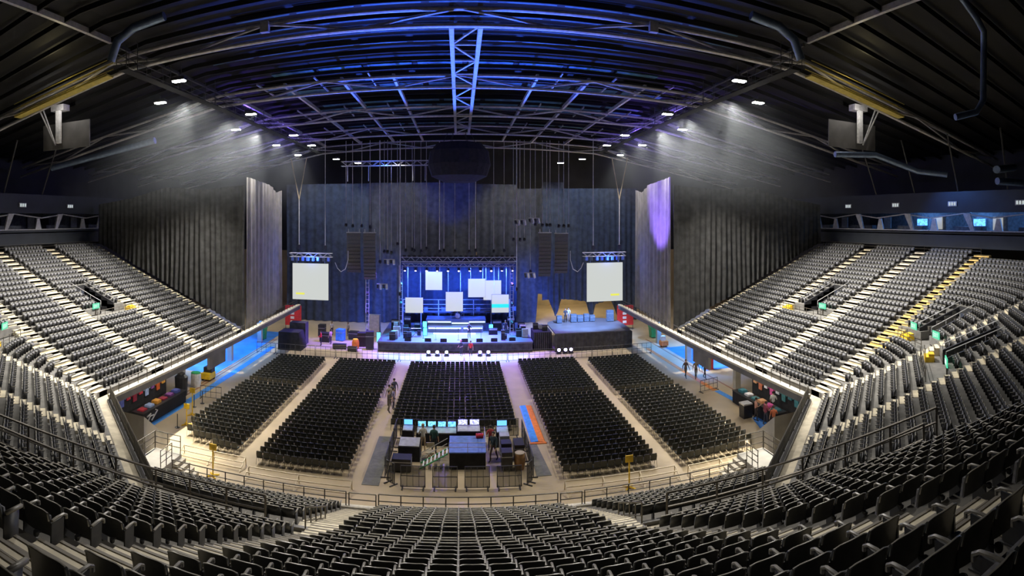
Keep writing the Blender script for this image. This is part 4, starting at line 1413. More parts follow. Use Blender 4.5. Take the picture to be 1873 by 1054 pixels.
for q, (x, y) in enumerate(((-2.6, 60.4), (-.1, 60.2), (2.4, 60.4), (-4.0, 61.0), (5.0, 61.2))):
    T = thing('microphone_stand', 'thin microphone stand near the front of the main stage, %s from the left' % ['second', 'third', 'fourth', 'first', 'fifth'][q], 'microphone stand', (x, y, 1.123), 0, 'microphone stands')
    MB().lathe([(.16, 0), (.16, .02), (.02, .05)], 0, 0, 0, 10).build('base', 'steel_dark', T)
    MB().tube((0, 0, .03), (0, 0, 1.2), .018, 5).build('pole', 'steel_dark', T)
    MB().path([(0, .05, 1.2), (0, -.08, 1.32)], .035, 6).build('microphone', 'gear', T)
for q, (x, y) in enumerate(((-3.4, 59.5), (-1.7, 59.4), (.6, 59.4), (2.2, 59.4), (3.8, 59.5), (-5.6, 59.6), (5.8, 59.7))):
    T = thing('monitor_wedge', 'black wedge monitor at the front edge of the main stage, %s' % ['second from left', 'third from left', 'fourth from left', 'fifth from left', 'sixth from left', 'leftmost', 'rightmost'][q], 'monitor', (x, y, 1.123), 0, 'wedge monitors')
    MB().hexa([(-.35, -.25, 0), (.35, -.25, 0), (.35, .25, 0), (-.35, .25, 0), (-.35, -.22, .36), (.35, -.22, .36), (.35, .2, .12), (-.35, .2, .12)]).build('body', 'gear', T)
    MB().hexa([(-.3, -.16, .345), (.3, -.16, .345), (.3, .17, .155), (-.3, .17, .155), (-.3, -.155, .365), (.3, -.155, .365), (.3, .175, .175), (-.3, .175, .175)]).build('grille', 'black_cloth', T)
# lights on the floor in front of the stage
for q, (px, lens) in enumerate(((784, 'led_white'), (800, 'led_white'), (817, 'led_white'), (878, 'led_violet'), (893, 'led_violet'), (1022, 'led_violet'), (1034, 'led_violet'), (1044, 'led_violet'))):
    x, _ = at_y(px, 650, 57.6)
    T = thing('floor_light', '%s floor light before the stage front, %s from the left' % ('bright white' if lens == 'led_white' else 'violet', NTH[q]), 'stage light', (x, 57.6, 0), 0, 'lights on the floor before the stage')
    MB().box(0, 0, 0, .5, .4, .18).build('base', 'gear', T)
    m = MB(); m.path([(0, .1, .35), (0, -.14, .45)], .2, 8); m.build('head', 'gear', T)
    m = MB(); m.path([(0, -.15, .452), (0, -.19, .47)], .18, 8); m.build('lens', lens, T)



# ================================================================ barrier in front of the stage
def barrier(label, x, y, rz, w, h, group, infill=False):
    T = thing('crowd_barrier', label, 'barrier', (x, y, 0), rz, group)
    m = MB(); m.path([(-w / 2, 0, .08), (-w / 2, 0, h), (w / 2, 0, h), (w / 2, 0, .08)], .03, 5); m.build('frame', 'steel_dark', T)
    m = MB()
    m.tube((-w / 2, 0, h * .55), (w / 2, 0, h * .55), .022, 4); m.tube((-w / 2, 0, .1), (w / 2, 0, .1), .022, 4)
    m.parts('cross_bar', 'steel_dark', T)
    m = MB()
    for q in (-w * .25, 0, w * .25): m.tube((q, 0, .1), (q, 0, h), .016, 4)
    m.parts('upright', 'steel_dark', T)
    if infill:
        MB().box(0, .012, .12, w - .06, .012, h - .16).build('mesh_infill', infill, T)
    m = MB(); m.box(-w / 2 + .08, 0, 0, .06, .55, .05); m.box(w / 2 - .08, 0, 0, .06, .55, .05); m.parts('foot', 'steel_dark', T)
    return T


for q in range(19):
    x = -20.4 + 2.2 * q
    barrier('grey metal crowd barrier before the stage, %s from the left end of the line' % NTH[q], x + .0, 55.3, 0, 2.1, 1.15, 'crowd barriers before the stage')

T = thing('lighting_truss', 'blue lit spreader truss high under the roof left of the stage centre', 'truss', (-9.6, 70.5, 21.7), 0, 'trusses hanging over the stage')
m = MB(); box_truss(m, -5.8, 5.8, 0, 0, .6, .05, .8); m.build('frame', 'alu', T)
for q in (-5.0, -2.2, .8, 3.6, 5.2):
    MB().tube((q, 0, -.3), (q, 0, -2.3), .04, 5).build('drop_line', 'alu', T)
# ================================================================ floor markings and covers
def flat(name, label, cat, pts, m, z=.012, group=None):
    mb = MB(); mb.prism(pts, 0.001, z)
    o = mb.build(name, m); tag(o, label, cat, group); return o


def strip(name, label, a, b, w, m, group='floor tape lines', z=.012, cat='floor tape'):
    d = Vector((b[0] - a[0], b[1] - a[1])); d.normalize(); nn = Vector((-d.y, d.x)) * w / 2
    return flat(name, label, cat, [(a[0] - nn.x, a[1] - nn.y), (b[0] - nn.x, b[1] - nn.y), (b[0] + nn.x, b[1] + nn.y), (a[0] + nn.x, a[1] + nn.y)][::1], m, z, group)


M['blue_tape'] = mat('blue tape', (.06, .30, .80), .5)
M['orange_tape'] = mat('orange tape', (.72, .25, .06), .5)
M['brown_line'] = mat('brown line', (.34, .16, .08), .5)
M['grey_mat'] = mat('grey rubber mat', (.17, .165, .13), .6)
strip('floor_tape', 'wide blue line along the left floor lane', (-20.6, 32.2), (-20.7, 58.2), .62, 'blue_tape')
strip('floor_tape', 'thin brown reflected line in the left lane, nearer the chairs', (-21.5, 36), (-21.5, 62), .16, 'brown_line')  # reflection in the floor painted as a pair of brown lines
strip('floor_tape', 'thin brown reflected line in the left lane, nearer the wall', (-21.85, 38), (-21.85, 62), .16, 'brown_line')
strip('floor_tape', 'orange line along the right floor lane', (20.8, 41.2), (20.6, 57.5), .42, 'orange_tape')
strip('floor_tape', 'blue line along the right floor lane, continuing the orange one', (21.3, 35.0), (20.9, 41.0), .5, 'blue_tape')
strip('floor_tape', 'thin brown line in the right lane beside the wall', (22.3, 40), (22.0, 62), .16, 'brown_line')
flat('floor_mat', 'large blue lit floor cover under the left balcony', 'floor cover', [(-26.1, 46), (-22.0, 46), (-22.0, 66), (-26.1, 66)], 'blue_mat', .015, 'blue floor covers')  # blue light on the floor is put into the cover colour
flat('floor_mat', 'blue lit floor cover under the right balcony', 'floor cover', [(22.6, 46.8), (26.1, 46.8), (26.1, 57.0), (22.6, 57.0)], 'blue_mat', .015, 'blue floor covers')  # coloured for the blue light here too
flat('floor_mat', 'blue floor cover corner by the right merchandise table', 'floor cover', [(19.4, 30.9), (20.6, 30.9), (21.0, 34.2), (20.3, 34.2)], 'blue_mat', .015, 'blue floor covers')
flat('floor_mat', 'grey rubber mat left of the mixing area', 'floor cover', [(-5.3, 29.3), (-4.35, 29.3), (-4.35, 36.0), (-5.3, 36.0)], 'grey_mat', .02, 'grey mats beside the mixing area')
flat('floor_mat', 'grey rubber mat right of the mixing area', 'floor cover', [(4.35, 30.4), (5.2, 30.4), (4.95, 34.8), (4.35, 34.8)], 'grey_mat', .02, 'grey mats beside the mixing area')
T = thing('cable_ramp', 'orange and blue cable ramp in the aisle right of the middle chairs', 'cable ramp', (5.05, 38.6, 0))
MB().hexa([(-.42, -3.6, .02), (.05, -3.6, .02), (.05, 3.3, .02), (-.42, 3.3, .02), (-.34, -3.6, .07), (.05, -3.6, .09), (.05, 3.3, .09), (-.34, 3.3, .07)]).build('blue_half', 'blue_tape', T)
MB().hexa([(.05, -3.6, .0), (.52, -3.6, .0), (.52, 3.3, .0), (.05, 3.3, .0), (.05, -3.6, .09), (.46, -3.6, .05), (.46, 3.3, .05), (.05, 3.3, .09)]).build('orange_half', 'orange', T)
MB().span(-.5, .56, -3.85, -3.6, 0, .05).build('end_lip', 'orange', T)

# low tan pipe rails behind the chairs at the near end of the floor
for (x0, x1, y, lab) in ((-11.6, -5.7, 28.6, 'low tan pipe rail behind the inner left chair block'), (-16.3, -12.2, 29.6, 'low tan pipe rail behind the far left chair block'),
                         (5.6, 11.9, 28.6, 'low tan pipe rail behind the inner right chair block'), (12.6, 16.6, 28.3, 'low tan pipe rail behind the far right chair block')):
    t = thing('floor_rail', lab, 'railing', (x0, y, 0), 0, 'low tan floor rails')
    m = MB()
    for k, (dy, z) in enumerate(((0, .5), (-.35, .34), (-.7, .18))): MB().tube((0, dy, z), (x1 - x0, dy, z), .032, 5).build('bar', 'rail_tan', t)
    n = int((x1 - x0) / 2.0)
    for k in range(n + 1):
        MB().path([(k * (x1 - x0) / n, .08, 0), (k * (x1 - x0) / n, 0, .52), (k * (x1 - x0) / n, -.9, .03)], .03, 5).build('support', 'rail_tan', t)
for (x, y, h, lab) in ((-13.4, 27.7, 1.5, 'yellow sign post on a star foot behind the far left chairs'), (9.0, 28.0, 1.45, 'yellow sign post on a star foot behind the inner right chairs'),
                       (-15.4, 35.6, 1.7, 'yellow sign post on a star foot beside the left blue line'), (-18.35, 33.7, 1.2, 'short yellow sign post by the left lane')):
    t = thing('sign_post', lab, 'sign post', (x if x != -15.4 else -18.9, y, 0), 0, 'yellow sign posts')
    MB().tube((0, 0, .05), (0, 0, h), .045, 6).build('pole', 'yellow', t)
    for k in range(4):
        a = PI / 4 + k * PI / 2
        MB().tube((0, 0, .08), (.38 * math.cos(a), .38 * math.sin(a), .03), .045, 5).build('foot', 'yellow', t)
    MB().box(0, 0, h - .05, .42, .07, .36).build('sign_plate', 'yellow', t)
for (x, y, sy, lab) in ((-18.7, 33.0, 1.0, 'black queue post by the left merchandise table'), (-19.6, 37.2, 1.0, 'black queue post further along the left lane'), (-19.4, 38.2, 1.0, 'black queue post at the end of the left table')):
    t = thing('queue_post', lab, 'queue post', (x, y, 0), 0, 'queue posts')
    MB().lathe([(.18, 0), (.18, .03), (.03, .06)], 0, 0, 0, 10).build('base', 'gear', t)
    MB().tube((0, 0, .05), (0, 0, .95), .035, 6).build('pole', 'gear', t)
for (x, y, rz, lab) in ((20.3, 41.3, .2, 'black pipe gate across the right lane where the orange line ends'), (-19.3, 39.5, .1, 'black pipe gate beside the left lane')):
    barrier(lab, x, y, rz, 1.8, 1.0, 'pipe gates in the side lanes')

# ================================================================ mixing area
FP = [(-3.35, 29.25), (3.55, 29.25), (4.12, 30.0), (4.12, 36.1), (-4.12, 36.1), (-4.12, 30.0)]
cnt = {}
for i in range(6):
    a, b = Vector(FP[i]), Vector(FP[(i + 1) % 6])
    L = (b - a).length
    n = max(1, round(L / 1.75))
    side = ['front', 'front right corner', 'right', 'rear', 'left', 'front left corner'][i]
    for k in range(n):
        p, q = a.lerp(b, k / n), a.lerp(b, (k + 1) / n)
        c = (p + q) / 2
        lab = 'dark mesh fence panel on the %s side of the mixing area' % side if n == 1 else 'dark mesh fence panel on the %s side of the mixing area, %s along' % (side, NTH[k])
        barrier(lab, c.x, c.y, math.atan2(q.y - p.y, q.x - p.x), (q - p).length - .42, 1.22, 'fence panels around the mixing area', 'fence_mesh')
T = thing('mixing_platform', 'blue topped platform with black skirt in the middle of the mixing area', 'platform', (.48, 32.75, 0))
MB().span(-1.05, 1.05, -1.2, 1.2, .0, .94).build('skirt', 'black_cloth', T)
M['blue_top'] = mat('blue carpet', (.12, .20, .52), .6)
MB().span(-1.08, 1.08, -1.22, 1.22, .94, 1.0).build('deck', 'blue_top', T)
m = MB()
for (pa, pb) in (((-1.08, -1.2), (1.08, -1.2)), ((1.08, -1.2), (1.08, 1.2))):
    for hh in (.3, .55): m.tube((pa[0], pa[1], 1 + hh), (pb[0], pb[1], 1 + hh), .02, 4)
for (x, y) in ((-1.08, -1.2), (0, -1.2), (1.08, -1.2), (1.08, 0), (1.08, 1.2)): m.tube((x, y, 1.0), (x, y, 1.55), .02, 4)
m.parts('guard_rail', 'alu', T)
T = thing('access_stair', 'white slatted stair leading up to the blue platform', 'stairs', (-2.2, 31.95, 0))
for k in range(7):
    MB().box(.1 + .23 * k, 0, .13 * k, .07, .75, .16).build('tread', 'white', T)
for yy in (-.38, .38):
    MB().tube((-.1, yy, .0), (1.55, yy, .92), .045, 5).build('stringer', 'green', T)
    m = MB(); m.path([(-.05, yy, .1), (-.05, yy, .62), (1.5, yy, 1.5)], .022, 5); m.build('handrail', 'alu', T)


def desk(label, x, y, w, d, h, rz=0, screens=0, lens='monitor', group='desks of the mixing area', cloth='black_cloth'):
    T = thing('mixing_desk', label, 'mixing desk', (x, y, 0), rz, group)
    MB().hexa([(-w / 2, -d / 2, 0), (w / 2, -d / 2, 0), (w / 2, d / 2, 0), (-w / 2, d / 2, 0), (-w / 2, -d / 2, h - .08), (w / 2, -d / 2, h - .08), (w / 2, d / 2, h), (-w / 2, d / 2, h)]).build('base', cloth, T)
    m = MB(); m.hexa([(-w / 2 + .04, -d / 2 + .02, h - .07), (w / 2 - .04, -d / 2 + .02, h - .07), (w / 2 - .04, d / 2 - .05, h + .01), (-w / 2 + .04, d / 2 - .05, h + .01),
                      (-w / 2 + .04, -d / 2 + .02, h - .02), (w / 2 - .04, -d / 2 + .02, h - .02), (w / 2 - .04, d / 2 - .05, h + .10), (-w / 2 + .04, d / 2 - .05, h + .10)])
    m.build('control_surface', 'alu', T)
    for k in range(screens):
        xx = -w / 2 + w * (k + .5) / screens
        MB().box(xx, d / 2 - .08, h + .12, w / screens * .84, .05, .36).build('screen_case', 'gear', T)
        MB().box(xx, d / 2 - .115, h + .14, w / screens * .78, .02, .32).build('screen_face', lens, T)
    return T


M['monitor'] = emit('monitor cyan', (.25, .75, .95), 1.5, col2=(.05, .25, .5), scale=9)
M['monitor_w'] = emit('monitor white', (.75, .8, 1.0), 1.6, col2=(.2, .2, .6), scale=12)
M['monitor_b'] = emit('monitor blue', (.10, .35, 1.0), 2.0)
desk('mixing desk with a row of bright cyan screens along the rear fence', -1.45, 35.2, 2.6, .8, .85, 0, 4, 'monitor')
desk('mixing desk with two white screens behind the blue platform', .6, 34.75, 1.5, .8, 1.15, 0, 2, 'monitor_w')
desk('dark covered desk at the left of the mixing area', -3.0, 33.0, 1.3, 1.1, .95, 0, 0)
desk('small desk with a blue screen at the left rear of the mixing area', -3.3, 35.1, .7, .7, 1.0, 0, 1, 'monitor_b')
desk('rack desk with a blue screen at the right rear of the mixing area', 2.75, 34.9, .8, .8, 1.0, 0, 1, 'monitor_b')


def case(label, x, y, w, d, h, rz=0, mt='case', group='road cases', z=0):
    T = thing('road_case', label, 'road case', (x, y, z), rz, group)
    MB().box(0, 0, .06, w, d, h * .72).build('body', mt, T)
    MB().box(0, 0, .06 + h * .74, w, d, h * .26).build('lid', mt, T)
    m = MB(); m.box(0, 0, .06 + h * .715, w + .02, d + .02, .035)
    m.build('edge_band', 'alu', T)
    for sx in (-1, 1):
        for sy in (-1, 1):
            MB().lathe([(.04, 0), (.04, .06)], sx * w * .4, sy * d * .4, 0, 6).build('caster', 'gear', T)


case('black road case on wheels right of the blue platform, nearest the front fence', 2.75, 31.6, .62, .7, 1.0, 0, group='road cases in the mixing area')
case('black road case right of the blue platform, second from the front fence', 2.8, 32.7, .62, .7, 1.05, 0, group='road cases in the mixing area')
case('silver topped road case right of the blue platform, third from the front fence', 2.78, 33.7, .6, .65, 1.1, 0, 'alu', group='road cases in the mixing area')
case('low dark case in the left front corner of the mixing area', -3.3, 31.4, 1.1, .8, .7, 0, group='road cases in the mixing area')
case('dark case against the right fence of the mixing area', 3.6, 33.0, .6, 1.1, .9, 0, group='road cases in the mixing area')
T = thing('barrel', 'brown barrel with pale lid in the right front corner of the mixing area', 'barrel', (3.5, 31.5, 0))
MB().lathe([(.26, 0), (.32, .3), (.33, .6), (.28, .9)], 0, 0, 0, 14).build('body', 'wood', T, smooth=True)
MB().lathe([(.29, .9), (.29, .95)], 0, 0, 0, 14).build('lid', 'rail_tan', T)
T = thing('director_chair', 'low wooden folding chair beside the white stair', 'chair', (-1.75, 32.9, 0))
MB().box(0, 0, .42, .5, .5, .05).build('seat', 'rail_tan', T)
MB().box(0, .25, .6, .5, .04, .3).build('backrest', 'rail_tan', T)
for sx in (-.2, .2):
    for sy in (-.2, .2): MB().tube((sx, sy, 0), (-sx * .9, sy, .42), .02, 4).build('leg', 'wood', T)
T = thing('red_bag', 'red bag lying on the desk behind the blue platform', 'bag', (1.25, 33.6, 1.0))
MB().path([(-.22, 0, .14), (.22, .05, .14)], .14, 8).build('body', 'red', T, smooth=True)
MB().path([(-.12, 0, .26), (-.08, 0, .38), (.08, 0, .38), (.12, 0, .26)], .018, 5).build('handle', 'gear', T)

# ================================================================ merchandise stands, lane furniture
SHIRTS = {-1: [(.08, .10, .35), (.45, .03, .05), (.30, .02, .05), (.55, .04, .06), (.35, .45, .7), (.20, .06, .25), (.65, .12, .02), (.75, .35, .05)],
          1: [(.05, .20, .24), (.04, .16, .20), (.06, .22, .24), (.70, .70, .78), (.75, .10, .35), (.80, .78, .80), (.65, .20, .10), (.80, .42, .20)]}
SN = {-1: ['blue', 'dark red', 'maroon', 'red', 'pale blue', 'purple', 'orange red', 'orange'], 1: ['teal', 'dark teal', 'green teal', 'pale lilac', 'pink', 'white', 'rust', 'orange']}
for s, nm in ((-1, 'left'), (1, 'right')):
    T = thing('merchandise_table', 'long black clothed merchandise table under the %s balcony' % nm, 'table', (s * 21.15, 34.8, 0), 0, 'merchandise tables')
    a, b = -.45, .45
    MB().span(a, b, -3.1, 3.1, .0, .92).build('cloth_skirt', 'black_cloth', T)
    MB().span(a - .03, b + .03, -3.13, 3.13, .92, .97).build('tabletop', 'gear', T)
    if s < 0:
        for pts in (((.47, -2.5, .25), (.47, -2.2, .55), (.47, -1.7, .5)), ((.47, -2.0, .2), (.47, -1.6, .45), (.47, -1.2, .7), (.47, -1.5, .82)), ((.47, -2.6, .6), (.47, -2.1, .7))):
            MB().path(pts, .05, 5).build('white_emblem_stroke', 'white', T)
    T = thing('display_wall', 'dark display wall behind the %s merchandise table' % nm, 'display', (s * 22.75, 34.8, 0), 0, 'merchandise display walls')
    MB().span(-.06, .06, -3.4, 3.4, 0, 2.9).build('panel', 'black_cloth', T)
    MB().box(0, 0, 2.9, .2, 6.8, .08).build('top_rail', 'alu', T)
    for k in range(8):
        col = SHIRTS[s][k]
        mm = mat('shirt %s %d' % (nm, k), col, .8, var=.2, scale=5)
        y = 31.9 + .82 * k
        m = MB()
        prof = [(-.22, 0), (.22, 0), (.24, .55), (.42, .42), (.5, .58), (.26, .85), (.08, .88), (-.08, .88), (-.26, .85), (-.5, .58), (-.42, .42), (-.24, .55)]
        vs = [(-.03, u, v) for u, v in prof] + [(.03, u, v) for u, v in prof]
        n = len(prof)
        m.add(vs, [tuple(range(n)), tuple(range(2 * n - 1, n - 1, -1))] + [(i, n + i, n + (i + 1) % n, (i + 1) % n) for i in range(n)])
        o = m.build('hanging_shirt', mm, None, (s * 22.62, y, .98 + .32 * (k % 2)))
        tag(o, '%s shirt hanging on the display behind the %s merchandise table' % (SN[s][k], nm), 'shirt', 'shirts on the %s display wall' % nm)
    for k in range(6):
        col = SHIRTS[s][(k * 3 + 1) % 8]
        mm = mat('folded %s %d' % (nm, k), col, .8)
        m = MB(); m.box(0, 0, 0, .5, .6, .06 + .05 * (k % 3)); m.box(0, 0, .06 + .05 * (k % 3), .46, .55, .04)
        o = m.build('folded_shirts', mm, None, (s * 21.15, 32.3 + .95 * k, .972))
        tag(o, 'stack of folded %s shirts on the %s merchandise table, %s from the camera' % (SN[s][(k * 3 + 1) % 8], nm, NTH[k]), 'shirts', 'folded stacks on the %s table' % nm)
    # columns under the balcony
    for q, y in enumerate((40.8, 51.0, 59.5)):
        o = MB().box(0, 0, 0, .5, .5, 4.05).build('support_post', 'grey_wall', None, (s * 22.7, y, 0))
        tag(o, 'square grey post under the %s balcony, %s from the camera' % (nm, NTH[q]), 'post', 'posts under the balconies')
    o = MB().span(-.12, .12, -1.5, 1.5, -1.5, 0).build('baffle_board', 'fascia', None, (s * 19.2, 40.4, 4.0))
    tag(o, 'dark panel hanging below the %s balcony edge' % nm, 'panel', 'panels below the balcony edges')
T = thing('waste_bin', 'square black bin at the end of the right merchandise table', 'bin', (20.0, 34.6, 0))
MB().box(0, 0, 0, .7, .7, .95).build('body', 'gear', T); MB().box(0, 0, .95, .74, .74, .10).build('lid', 'alu', T)
T = thing('round_bin', 'tall dark round bin behind the left table', 'bin', (-21.9, 39.3, 0)); MB().lathe([(.5, 0), (.55, 1.5), (.3, 1.7)], 0, 0, 0, 14).build('body', 'gear', T); MB().lathe([(.32, 1.7), (.3, 1.8)], 0, 0, 0, 14).build('lid', 'case', T)
T = thing('round_bin', 'white round barrel beside the dark bin in the left lane', 'bin', (-21.9, 41.9, 0)); MB().lathe([(.42, 0), (.45, 1.0), (.4, 1.15)], 0, 0, 0, 14).build('body', 'white', T); MB().lathe([(.43, 1.15), (.4, 1.22)], 0, 0, 0, 14).build('lid', 'green', T)
T = thing('service_cart', 'yellow and black service cart in the left lane', 'cart', (-21.8, 44.1, 0))
MB().box(0, 0, .18, .9, 1.2, .5).build('body', 'yellow', T); MB().box(0, .2, .68, .8, .7, .45).build('seat_box', 'gear', T)
for sx in (-.35, .35):
    for sy in (-.4, .4): m = MB(); m.path([(sx - .05, sy, .16), (sx + .05, sy, .16)], .16, 10); m.build('wheel', 'black', T)
T = thing('service_cart', 'small orange cart in the right lane by the blue cover', 'cart', (22.6, 57.6, 0))
MB().box(0, 0, .18, .8, .9, .5).build('body', 'orange', T); MB().box(0, .2, .68, .5, .4, .5).build('seat_box', 'white', T)
for sx in (-.3, .3):
    m = MB(); m.path([(sx - .05, 0, .16), (sx + .05, 0, .16)], .16, 10); m.build('wheel', 'black', T)
T = thing('red_column', 'bright red round column by the blue cover under the right balcony', 'column', (23.3, 47.2, 0))
MB().lathe([(.38, 0), (.34, .1), (.34, 2.4), (.30, 2.6)], 0, 0, 0, 14).build('body', 'red', T, smooth=True); MB().lathe([(.40, 2.6), (.40, 2.75)], 0, 0, 0, 14).build('cap', 'orange', T)
for s, nm, y in ((-1, 'left', 61.5), (1, 'right', 62.5)):
    T = thing('green_bin', 'green wheeled bin far along the %s lane' % nm, 'bin', (s * 23.2, y, 0), 0, 'green wheeled bins')
    MB().hexa([(-.4, -.4, .1), (.4, -.4, .1), (.4, .4, .1), (-.4, .4, .1), (-.5, -.5, 1.3), (.5, -.5, 1.3), (.5, .5, 1.3), (-.5, .5, 1.3)]).build('body', 'green', T)
    MB().box(0, 0, 1.3, 1.1, 1.1, .1).build('lid', 'green', T)
    m = MB(); m.path([(-.4, .35, .12), (.4, .35, .12)], .12, 8); m.build('wheel', 'gear', T)
    T = thing('red_banner', 'red banner with white strokes hanging far along the %s lane' % nm, 'banner', (s * 21.3, 68.0, .6), 0, 'red banners')
    MB().box(0, 0, 0, 2.2, .08, 2.6).build('cloth', 'red', T)
    m = MB()
    for k in range(4): m.box(-.1, -.06, .3 + .55 * k, .5, .03, .32)
    m.parts('white_stroke', 'white', T)
    for sx in (-1.05, 1.05): MB().tube((sx, .1, -.6), (sx, .1, 2.7), .04, 5).build('pole', 'steel_dark', T)
    # bulkhead light line under the balcony
    for q, y2 in enumerate((30, 36, 42, 48, 54, 60)):
        t = thing('strip_light', 'lit strip light under the %s balcony, %s from the camera' % (nm, NTH[q]), 'light', (s * 21.2, y2, 3.95), 0, 'strip lights under the balconies')
        MB().box(0, 0, 0, .2, 1.6, .08).build('housing', 'gear', t); MB().box(0, 0, -.03, .14, 1.5, .03).build('diffuser', 'lamp_soft', t)

# gear standing left of the stage and on the side platform
for (x, y, w, d, h, mt, lab) in ((-15.6, 62.5, 1.2, .9, 1.0, 'case', 'black road case on the floor left of the stage'), (-14.0, 63.5, .9, .9, 1.3, 'blue_tape', 'blue road case on the floor left of the stage'),
                                 (-12.6, 64.5, 1.1, .8, .9, 'case', 'black road case close to the left stage corner'), (-16.6, 64.8, .8, .8, 1.5, 'case', 'tall dark case beside the left drapes'),
                                 (-11.0, 61.2, 1.0, .9, 1.5, 'case', 'tall dark rack at the left stage corner'), (-9.9, 60.0, .9, .8, 1.9, 'case', 'tallest dark rack beside the left stage corner'),
                                 (-10.4, 66.5, 1.4, .8, 2.6, 'alu', 'tall grey rack standing behind the left stage corner'), (-13.2, 59.4, 1.5, .6, .5, 'case', 'low black case behind the left barrier'),
                                 (-11.6, 58.6, 1.0, .6, .45, 'case', 'low black case behind the barrier, beside the stage')):
    case(lab, x, y, w, d, h, R.uniform(-.2, .2), mt, 'road cases left of the stage')
RS = random.Random(21)
for q in range(9):
    x, y = -8.0 + RS.uniform(0, 3.9), 59.9 + .5 * q + RS.uniform(-.1, .1)
    w, h = RS.uniform(.4, .8), RS.uniform(.35, 1.3)
    lab = 'black gear box on the left stage wing, %s row from the stage front' % NTH[q]
    case(lab, x, y, w, .42, h, 0, ['case', 'alu', 'gear'][q % 3], 'gear boxes on the left stage wing', 1.123)
for q in range(8):
    x, y = 4.2 + RS.uniform(0, 3.3), 60.2 + .48 * q
    if 62.3 < y < 63.4: x = 5.9 if q % 2 else 4.9
    lab = 'black gear box on the right stage wing, %s row from the stage front' % NTH[q]
    if abs(x - 5.3) < .7 and abs(y - 62.6) < .6: x = 7.3
    case(lab, x, y, RS.uniform(.4, .7), .40, RS.uniform(.3, 1.1), 0, ['gear', 'case', 'alu'][q % 3], 'gear boxes on the right stage wing', 1.123)
for q, (x, y, h, lab) in enumerate(((-4.05, 64.3, 1.3, 'glowing cyan panel at the left end of the light strips'), (-3.9, 62.4, .9, 'shorter glowing cyan panel at the left of the stage'), (3.75, 64.6, .9, 'glowing cyan panel at the right end of the light strips'),
                                    (-9.4, 63.4, 1.2, 'pale blue glowing panel beside the left stage stairs'))):
    T = thing('stage_lantern', lab, 'stage light', (x, y, 1.123 if x > -8.5 else 0), 0, 'glowing panels on the stage')
    MB().box(0, 0, 0, .5, .12, h).build('housing', 'gear', T); MB().box(0, -.07, .05, .44, .03, h - .1).build('face', 'led_cyan', T)
T = thing('orange_barrel', 'orange barrel on the floor left of the stage', 'barrel', (-11.5, 59.9, 0)); MB().lathe([(.35, 0), (.42, .3), (.42, .7), (.32, 1.0)], 0, 0, 0, 14).build('body', 'orange', T, smooth=True); MB().lathe([(.3, 1.0), (.28, 1.08)], 0, 0, 0, 14).build('lid', 'yellow', T)
for q, (x, y, w, h) in enumerate(((11.9, 64.4, .6, .8), (13.7, 64.6, .7, .9), (14.5, 64.6, .7, .75), (15.3, 64.7, .6, .85), (16.0, 64.6, .6, .7), (18.1, 64.0, .8, 1.3))):
    case('blue lit gear box on the round side platform, %s from the left' % NTH[q], x, y, w, .6, h, 0, 'duct', 'gear boxes on the side platform', 2.003)
for q, (x, y, w, h) in enumerate(((8.6, 61.3, .7, .6), (9.3, 61.2, .6, .5), (9.6, 60.3, .7, .55))):
    case('small road case on the draped riser beside the stage, %s from the left' % NTH[q], x - .1 if q else x, y, w * .8, .5, h, 0, 'alu' if q == 1 else 'case', 'small cases on the draped riser', 2.003)

